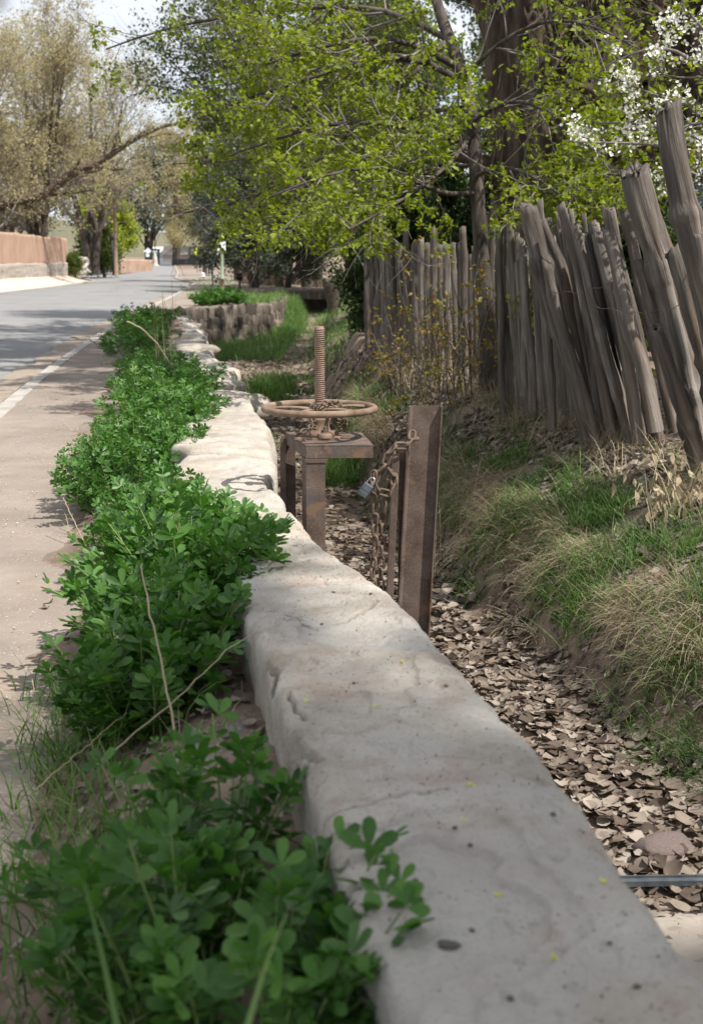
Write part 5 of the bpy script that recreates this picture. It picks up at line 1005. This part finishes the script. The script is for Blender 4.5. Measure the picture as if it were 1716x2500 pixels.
# pedestrian
def person(c, face=0.):
    T = thing('person', 'person in dark trousers and pale blue sleeves walking on the far path', 'person', c)
    J = {'pel': (0, 0, .95), 'ch': (0, .01, 1.28), 'nk': (0, 0, 1.48), 'hd': (0, -.02, 1.60), 'ht': (0, -.01, 1.70), 'ls': (-.17, 0, 1.42), 'le': (-.24, .03, 1.14), 'lw': (-.26, -.08, .92), 'lh': (-.26, -.12, .84), 'rs': (.17, 0, 1.42), 're': (.25, .04, 1.14), 'rw': (.27, -.05, .91), 'rh': (.27, -.09, .83),
         'lp': (-.09, 0, .90), 'lk': (-.11, -.06, .5), 'la': (-.11, .05, .09), 'lt': (-.12, -.12, .04), 'rp': (.09, 0, .90), 'rk': (.10, .02, .5), 'ra': (.11, .16, .10), 'rt': (.12, .02, .04)}
    E = [('pel', 'ch'), ('ch', 'nk'), ('nk', 'hd'), ('hd', 'ht'), ('ch', 'ls'), ('ls', 'le'), ('le', 'lw'), ('lw', 'lh'), ('ch', 'rs'), ('rs', 're'), ('re', 'rw'), ('rw', 'rh'), ('pel', 'lp'), ('lp', 'lk'), ('lk', 'la'), ('la', 'lt'), ('pel', 'rp'), ('rp', 'rk'), ('rk', 'ra'), ('ra', 'rt')]
    Rd = {'pel': .14, 'ch': .15, 'nk': .055, 'hd': .095, 'ht': .07, 'ls': .07, 'le': .045, 'lw': .03, 'lh': .035, 'rs': .07, 're': .045, 'rw': .03, 'rh': .035, 'lp': .10, 'lk': .06, 'la': .04, 'lt': .035, 'rp': .10, 'rk': .06, 'ra': .04, 'rt': .035}
    def skin(name, keys, gr, m):
        ks = [k for k in J if k in keys]; me = bpy.data.meshes.new(name); me.from_pydata([J[k] for k in ks], [(ks.index(a), ks.index(b)) for a, b in E if a in ks and b in ks], []); o = link(name, me, m, T)
        md = o.modifiers.new('s', 'SKIN'); sd = me.skin_vertices[0].data if me.skin_vertices else None
        if sd is None:
            bpy.context.view_layer.objects.active = o; o.select_set(True); bpy.ops.mesh.customdata_skin_add(); sd = me.skin_vertices[0].data
        for i, k in enumerate(ks): sd[i].radius = (Rd[k]*gr, Rd[k]*gr); sd[i].use_root = (i == 0)
        ss = o.modifiers.new('u', 'SUBSURF'); ss.levels = 1; ss.render_levels = 2; return o
    skin('body', list(J), 1, M['skin']); skin('shirt', ['pel', 'ch', 'ls', 'le', 'lw', 'rs', 're', 'rw'], 1.15, M['shirt']); skin('trousers', ['pel', 'lp', 'lk', 'la', 'rp', 'rk', 'ra'], 1.22, M['dark_cloth'])
    V, F = lathe([(.10, 1.60), (.112, 1.66), (.09, 1.74), (.0, 1.77)], 12, c=(0, .015, 0), caps=False); part('hair', MB().add(V, F), M['dark_cloth'], T)
    mb = MB(); V, F = lathe([(.165, .93), (.17, 1.1), (.175, 1.38), (.09, 1.47)], 14, caps=False); mb.add(V*[1.05, .72, 1], F); part('vest', mb, M['dark_cloth'], T)
    return T
c = P(514, 677, 114); c[2] = 0.02; person(c)
# far skyline
hx = np.linspace(-500, 500, 240); hz = 26+10*fb(xy0(hx*.008, 0*hx), 5, 4); V = np.concatenate([np.c_[hx, 0*hx+700, 0*hx-5], np.c_[hx, 0*hx+800, hz], np.c_[hx, 0*hx+1000, hz+8+4*fb(xy0(hx*.02, 0*hx), 8, 3)]]); i = np.arange(239)
link('hills', mesh_np('hills', V, [np.concatenate([np.stack([i, i+1, i+241, i+240], -1), np.stack([i+240, i+241, i+481, i+480], -1)])]), mat('hill_scrub', [(.10, .10, .06), (.17, .15, .10)], .02, .95, 0), kind='structure')
t0 = [o for o in COL.objects if o.get('label', '').startswith('far green grey tree')][0]
for k, (x, y, s, lab) in enumerate([(-95, 230, 1.1, 'far grey green tree furthest left beyond the adobe wall'), (-72, 210, 1.0, 'far grey green tree behind the left budding tree'), (-55, 215, 1.15, 'far grey green tree behind the many-stemmed budding tree'), (-44, 250, 1., 'far grey green tree behind the willow'), (-30, 290, 1.1, 'far grey green tree behind the white house'), (-14, 270, 1.2, 'far grey green tree behind the green signposts')]):
    dup(t0, (x, y, .4), k*1.1, (s, s, s*.9), lab)
# ------------------------------------------------------------------ blossom, sapling, dry plants
fp = []; ff = []
for k in range(5):
    a = k*2*PI/5; R = rz_(a); fp.append(np.array([[0, 0, 0], [.22, .28, .12], [.2, .5, .18], [-.2, .5, .18], [-.22, .28, .12]])@R.T); ff.append(np.array([[0, 1, 4], [1, 2, 4], [2, 3, 4]])+k*5)
FLW = (np.vstack(fp), [np.vstack(ff)])
bO = np.array([3.0, 8.6, .2]); T = thing('blossom_tree', 'white blossoming plum branches reaching in at the upper right over the fence', 'tree', bO)
tk = [np.array([3.0, 8.6, 0]), np.array([2.9, 8.5, 1.2]), np.array([2.75, 8.4, 2.4]), np.array([2.5, 8.4, 3.8])]
V, F, _, _ = trunkmesh(tk, (.06, .05, .04, .02), 10, 2, .1, 20); part('trunk', MB().add(V, F), M['bark2'], T, bO)
bl = [[(1800, 470, 8.4), (1716, 400, 8.3), (1620, 350, 8.2), (1500, 350, 8.2), (1380, 345, 8.2)], [(1810, 330, 8.4), (1716, 260, 8.3), (1600, 235, 8.3), (1500, 190, 8.3)], [(1800, 250, 8.4), (1716, 170, 8.3), (1640, 110, 8.2), (1560, 120, 8.2), (1480, 160, 8.3)], [(1790, 170, 8.4), (1716, 70, 8.3), (1660, 10, 8.3)],
      [(1800, 500, 8.3), (1716, 430, 8.2), (1650, 410, 8.1), (1600, 420, 8.1)], [(1800, 330, 8.3), (1740, 300, 8.2), (1680, 300, 8.1), (1640, 330, 8.1)], [(1800, 400, 8.6), (1700, 330, 8.6), (1560, 300, 8.6), (1450, 300, 8.6)]]
EP = np.stack([resample([P(*q) for q in b], 12) for b in bl]); ER = np.tile(np.linspace(.016, .005, 12), (len(bl), 1)); mb = MB(); mb.add(*tubes(EP, ER, 6)); P2, R2 = grow(EP, ER, n=12, L0=.15, L1=.45, a0=.4, a1=1.2, k=5, wig=.25, rmin=.003, tmin=.1); mb.add(*tubes(P2, R2, 4)); P3, R3 = grow(P2, R2, n=4, L0=.06, L1=.2, a0=.4, a1=1.2, k=4, wig=.3, rmin=.002); mb.add(*tubes(P3, R3, 3)); part('branches', mb, M['twig'], T, bO, kind='stuff')
kf = lambda p: fb(p*3.5, 4, 2) > -.02
A = np.concatenate([P2[:, 1:].reshape(-1, 3), P3.reshape(-1, 3)]); A = A[kf(A)]; A = np.repeat(A, 2, 0)+rng.normal(size=(len(A)*2, 3))*.022; R = frames(rng.normal(size=A.shape)+[0, -.8, .6]); part('blossom', MB().add(*inst(FLW[0], FLW[1], R, A, rng.uniform(.015, .025, len(A)))), M['petal'], T, bO, kind='stuff')
V, F = leaves(P3, per=1, cl=2, size=(.03, .05), tmpl=LEAF, spread=.02, droop=-.1); part('foliage', MB().add(V, F), M['leaf'], T, bO, smooth=False, kind='stuff')
bO = P(1060, 940, 11.2); bO[2] = float(Hh(bO[0], 11.2)); T = thing('sapling', 'thin sapling with rusty yellow new leaves in front of the upright fence', 'sapling', bO)
EP = np.stack([resample([bO+[rng.uniform(-.15, .15), rng.uniform(-.1, .1), -.05], bO*.6+P(x+20, y+150, 11.1)*.4, P(x, y, 11)], 12) for x, y in [(935, 740), (980, 640), (1030, 590), (1100, 575), (1170, 620), (1010, 700), (1140, 700), (900, 790), (1190, 760)]]); ER = np.tile(np.linspace(.008, .003, 12), (9, 1))
mb = MB(); mb.add(*tubes(EP, ER, 5)); P2, R2 = grow(EP, ER, n=8, L0=.12, L1=.4, a0=.4, a1=1.1, k=5, wig=.15, rmin=.002, tmin=.3); mb.add(*tubes(P2, R2, 3)); part('branches', mb, M['twig'], T, bO, kind='stuff'); V, F = leaves(P2, per=2, cl=3, size=(.03, .055), tmpl=LEAF, spread=.02, tmin=.6, droop=.3); part('foliage', MB().add(V, F), M['leaf_rust'], T, bO, smooth=False, kind='stuff')
# light green sprays hanging in front of the cottonwood and behind the fence
bgtree('young_tree', 'young bright green leafed tree behind the tops of the leaning fence posts', 1440, 900, 11.0, 2.35, .9, M['leaf'], n=(9, 6, 4), lsize=(.04, .065), per=2, cl=3, r=.03, stems=3, tmin=.35)
bO = P(1650, 1120, 7.2); bO[2] = float(Hh(bO[0], 7.2)); T = thing('dead_plant', 'withered tan plant with drooping dead leaves at the foot of the fence, right edge', 'plant', bO)
n = 34; x = bO[0]+rng.normal(size=n)*.09; y = 7.2+rng.normal(size=n)*.1; V, F = blades(xy0(x, y, Hh(x, y)), rng.uniform(.25, .62, n), np.full(n, .006), rng.uniform(.1, 1.5, n), rng.uniform(0, 6.28, n), 7, rng.uniform(.05, .7, n)); part('stalks', MB().add(V, F), M['straw'], T, bO, kind='stuff')
n = 120; A = bO+np.abs(rng.normal(size=(n, 3)))*[0, 0, .16]+rng.normal(size=(n, 3))*[.13, .1, .03]+[0, 0, .05]; d = nrm(rng.normal(size=(n, 3))*.5+[0, 0, -1]); X_ = nrm(np.cross(d, rng.normal(size=(n, 3)))); R = np.stack([X_, d, np.cross(X_, d)], -1); lf_ = LEAF[0].copy(); lf_[:, 0] *= .7; part('dead_leaves', MB().add(*inst(lf_, LEAF[1], R, A, rng.uniform(.05, .10, n))), M['straw'], T, bO, smooth=False, kind='stuff')
# dry stems
def drystem(label, pts, r0, r1, name='dead_grass_stalk', m='straw', n=24):
    q = resample([P(*p) if len(p) == 3 else p for p in pts], n); q[1:-1] += rng.normal(size=(n-2, 3))*.0015; V, F = tubes(q[None], np.linspace(r0, r1, n)[None], 6); O = q[0]
    tag(part(name, MB().add(V, F), M[m], None, None), label, 'dry stalk')
drystem('long dry stem arching down across the front of the shaded clover mound', [(345, 1380, 3.35), (365, 1480, 3.2), (395, 1620, 3.0), (420, 1740, 2.8), (440, 1880, 2.6), (462, 1990, 2.5)], .0020, .0028)
drystem('long thin dry stem lying from the soil across onto the wall top', [(225, 1880, 2.9), (330, 1790, 3.0), (440, 1700, 3.1), (560, 1580, 3.3), (650, 1530, 3.45), (740, 1505, 3.55)], .0022, .0012)
drystem('dry stem lying low across the soil left of the two rocks', [(85, 1930, 2.9), (180, 1850, 3.1), (270, 1770, 3.3), (310, 1740, 3.4)], .0018, .0013)
drystem('curved dry stem on the wall top in the lower part of the picture', [G(940, 2235, .575), G(1010, 2180, .58), G(1055, 2120, .585), G(1070, 2060, .58), G(1055, 2020, .575)], .0011, .0007)
drystem('bent pale dry twig leaning out over the path from the sunlit clover', [(310, 785, 11.6), (345, 800, 11.7), (385, 840, 11.9), (425, 905, 12.2)], .007, .010, 'dry_twig')
drystem('dry stem on the path edge below the sunlit clover', [(155, 1215, 7.0), (185, 1280, 6.8), (215, 1340, 6.6)], .003, .003)
for k in range(8):
    x = 395+rng.uniform(-22, 34); drystem('tall straight dry grass stalk standing among the clover where the path bends', [(x+8, 880, 14.5), (x+3, 800, 14.5), (x-6+rng.uniform(-8, 8), 700+rng.uniform(-20, 60), 14.4)], .0036, .002, 'dry_stalk', n=10)
for o in COL.objects:
    if o.name.startswith('dry_stalk'): o['group'] = 'tall dry stalks by the path'
for k, (pts, lab) in enumerate([([(290, 2520, 1.35), (250, 2330, 1.45), (205, 2150, 1.6)], 'broad blurred grass blade rising at lower left in front of the clover'), ([(600, 2520, 1.3), (650, 2350, 1.4), (700, 2230, 1.5)], 'broad blurred grass blade in front of the clover, close to the wall')]):
    q = resample([P(*p) for p in pts], 10); w = (.004*np.linspace(1, .2, 10))[:, None]*np.array([1., 0, .2]); V = np.concatenate([q-w, q+w]); i = np.arange(9); tag(link('grass_blade', mesh_np('g', V, [np.stack([i, i+1, i+11, i+10], -1)]), M['grass']), lab, 'grass')
# ------------------------------------------------------------------ bits lying on the wall top
def topat(px, py):
    c = G(px, py, .55); 
    for _ in range(3): c = G(px, py, float(TOP(c[1])+relief(c[0], c[1])))
    return c
pb = [rock_mesh('pebble', 60+s, 2, .6, .3) for s in range(3)]
for m_ in pb: m_.materials.append(M['crumb'])
for k, (x, y, s) in enumerate([(786, 1525, 0.0043), (864, 1669, 0.0036), (815, 1447, 0.0043), (905, 1450, 0.0043), (1110, 2022, 0.0036), (1147, 2064, 0.0036), (1014, 2150, 0.0036), (1278, 2167, 0.0047), (1152, 2273, 0.0036), (1487, 2304, 0.0032), (1554, 2411, 0.0043), (1245, 2440, 0.0043), (1088, 1675, .004), (1350, 1990, .004)]):
    c = topat(x, y); o = link('pebble', pb[k % 3], None); o.location = (c[0], c[1], c[2]+s*.4); o.scale = (s*1.2, s, s); o.rotation_euler = (0, 0, k); tag(o, 'tiny dark pebble lying on the pale top of the wall', 'pebble', 'dark pebbles on the wall top')
c = topat(1095, 2312); o = link('pebble', rock_mesh('pebble', 71, 3, .5, .25), M['crumb']); o.location = (c[0], c[1], c[2]+.003); o.scale = (.015, .009, .008); tag(o, 'largest flat grey pebble on the wall top, near the bottom of the picture', 'pebble')
yb = MB()
for k, (x, y) in enumerate([(983, 1619), (748, 1712), (921, 1726), (1350, 2343), (1217, 2186), (1152, 1917), (1132, 2003), (1471, 2153)]):
    c = topat(x, y); mb = MB(); m = 7; Rr = frames(rng.normal(size=(m, 3))+[0, 0, 2]); mb.add(*inst(LEAF2[0], LEAF2[1], Rr, rng.normal(size=(m, 3))*[.002, .002, .001]+[0, 0, .002], rng.uniform(.005, .009, m)))
    o = link('bud', mb.mesh('bud', False), M['bud']); o.location = c; tag(o, 'small fallen yellow green bud on the pale top of the wall', 'bud', 'yellow buds on the wall top')
n = 420; y = 1.3+4.2*rng.random(n)**.8; x = WLp(y)+(WRp(y)-WLp(y))*rng.uniform(.08, .92, n); kp = fb(xy0(x*4, y*4), 2, 2) > -.15; x, y = x[kp], y[kp]; me = rock_mesh('c', 3, 1, .6, .3); Vc = np.array([v.co[:] for v in me.vertices]); Fc = np.array([p.vertices[:] for p in me.polygons])
T_ = xy0(x, y, TOP(y)+relief(x, y)+.001); o = link('crumbs', MB().add(*inst(Vc, [Fc], frames(rng.normal(size=T_.shape)), T_, rng.uniform(.0008, .0022, len(x)))).mesh('crumbs'), M['crumb'], kind='stuff'); o['label'] = 'tiny crumbs of soil and bark scattered on the wall top'
n = 700; y = 2+14*rng.random(n)**1.3; x = PTH(y)-rng.random(n)*(PTH(y)-RR(y)-.2)*.98; T_ = xy0(x, y, Hh(x, y)+.03); o = link('gravel', MB().add(*inst(Vc, [Fc], frames(rng.normal(size=T_.shape)), T_, rng.uniform(.002, .006, len(x)))).mesh('gravel'), M['rubble'], kind='stuff'); o['label'] = 'fine gravel scattered on the footpath'
# twiggy brush against the upright fence, sticks among the litter
bO = P(1120, 960, 12.0); bO[2] = float(Hh(bO[0], 12.0)); T = thing('brush', 'dense bare brown brush tangled against the upright fence around the slender trunk', 'shrub', bO)
xs_ = np.linspace(915, 1240, 30)+rng.uniform(-8, 8, 30); ds = np.interp(xs_, [915, 1240], [15.5, 11.6]); EP = []
for x, D in zip(xs_, ds):
    a = P(x, 900, D); a[2] = float(Hh(a[0], D))-.03; h = rng.uniform(.5, 1.2); EP.append(resample([a, a+[rng.uniform(-.1, .1), -.05, h*.5], a+[rng.uniform(-.3, .3), -.1, h]], 12))
EP = np.stack(EP); ER = np.tile(np.linspace(.007, .003, 12), (30, 1)); mb = MB(); mb.add(*tubes(EP, ER, 4)); P2, R2 = grow(EP, ER, n=9, L0=.15, L1=.5, a0=.4, a1=1.2, k=5, wig=.2, rmin=.002, tmin=.1); mb.add(*tubes(P2, R2, 3)); P3, R3 = grow(P2, R2, n=3, L0=.08, L1=.25, a0=.4, a1=1.2, k=4, wig=.2, rmin=.0015); mb.add(*tubes(P3, R3, 3))
part('branches', mb, M['bark2'], T, bO, kind='stuff'); V, F = leaves(P3, per=1, cl=1, size=(.03, .05), tmpl=LEAF, spread=.02); part('foliage', MB().add(V, F), M['leaf_rust'], T, bO, smooth=False, kind='stuff')
n = 240; y = 3.5+9*rng.random(n); x = WRp(y)+.05+(FEN(y)-WRp(y))*rng.random(n); c = xy0(x, y, Hh(x, y)+.03); az = rng.uniform(0, 6.28, n); L_ = rng.uniform(.06, .28, n); t = np.linspace(-.5, .5, 6); Pn = c[:, None]+np.stack([np.cos(az), np.sin(az), rng.normal(size=n)*.12], -1)[:, None]*(L_[:, None]*t)[..., None]+rng.normal(size=(n, 6, 3))*.004
Pn[..., 2] = np.maximum(Pn[..., 2], Hh(Pn[..., 0], Pn[..., 1])+.012); o = link('sticks', MB().add(*tubes(Pn, np.tile(np.array([.0032, .003, .003, .0028, .0025, .002]), (n, 1)), 4)).mesh('sticks'), M['twig'], kind='stuff'); o['label'] = 'thin dry sticks scattered over the dead leaves'
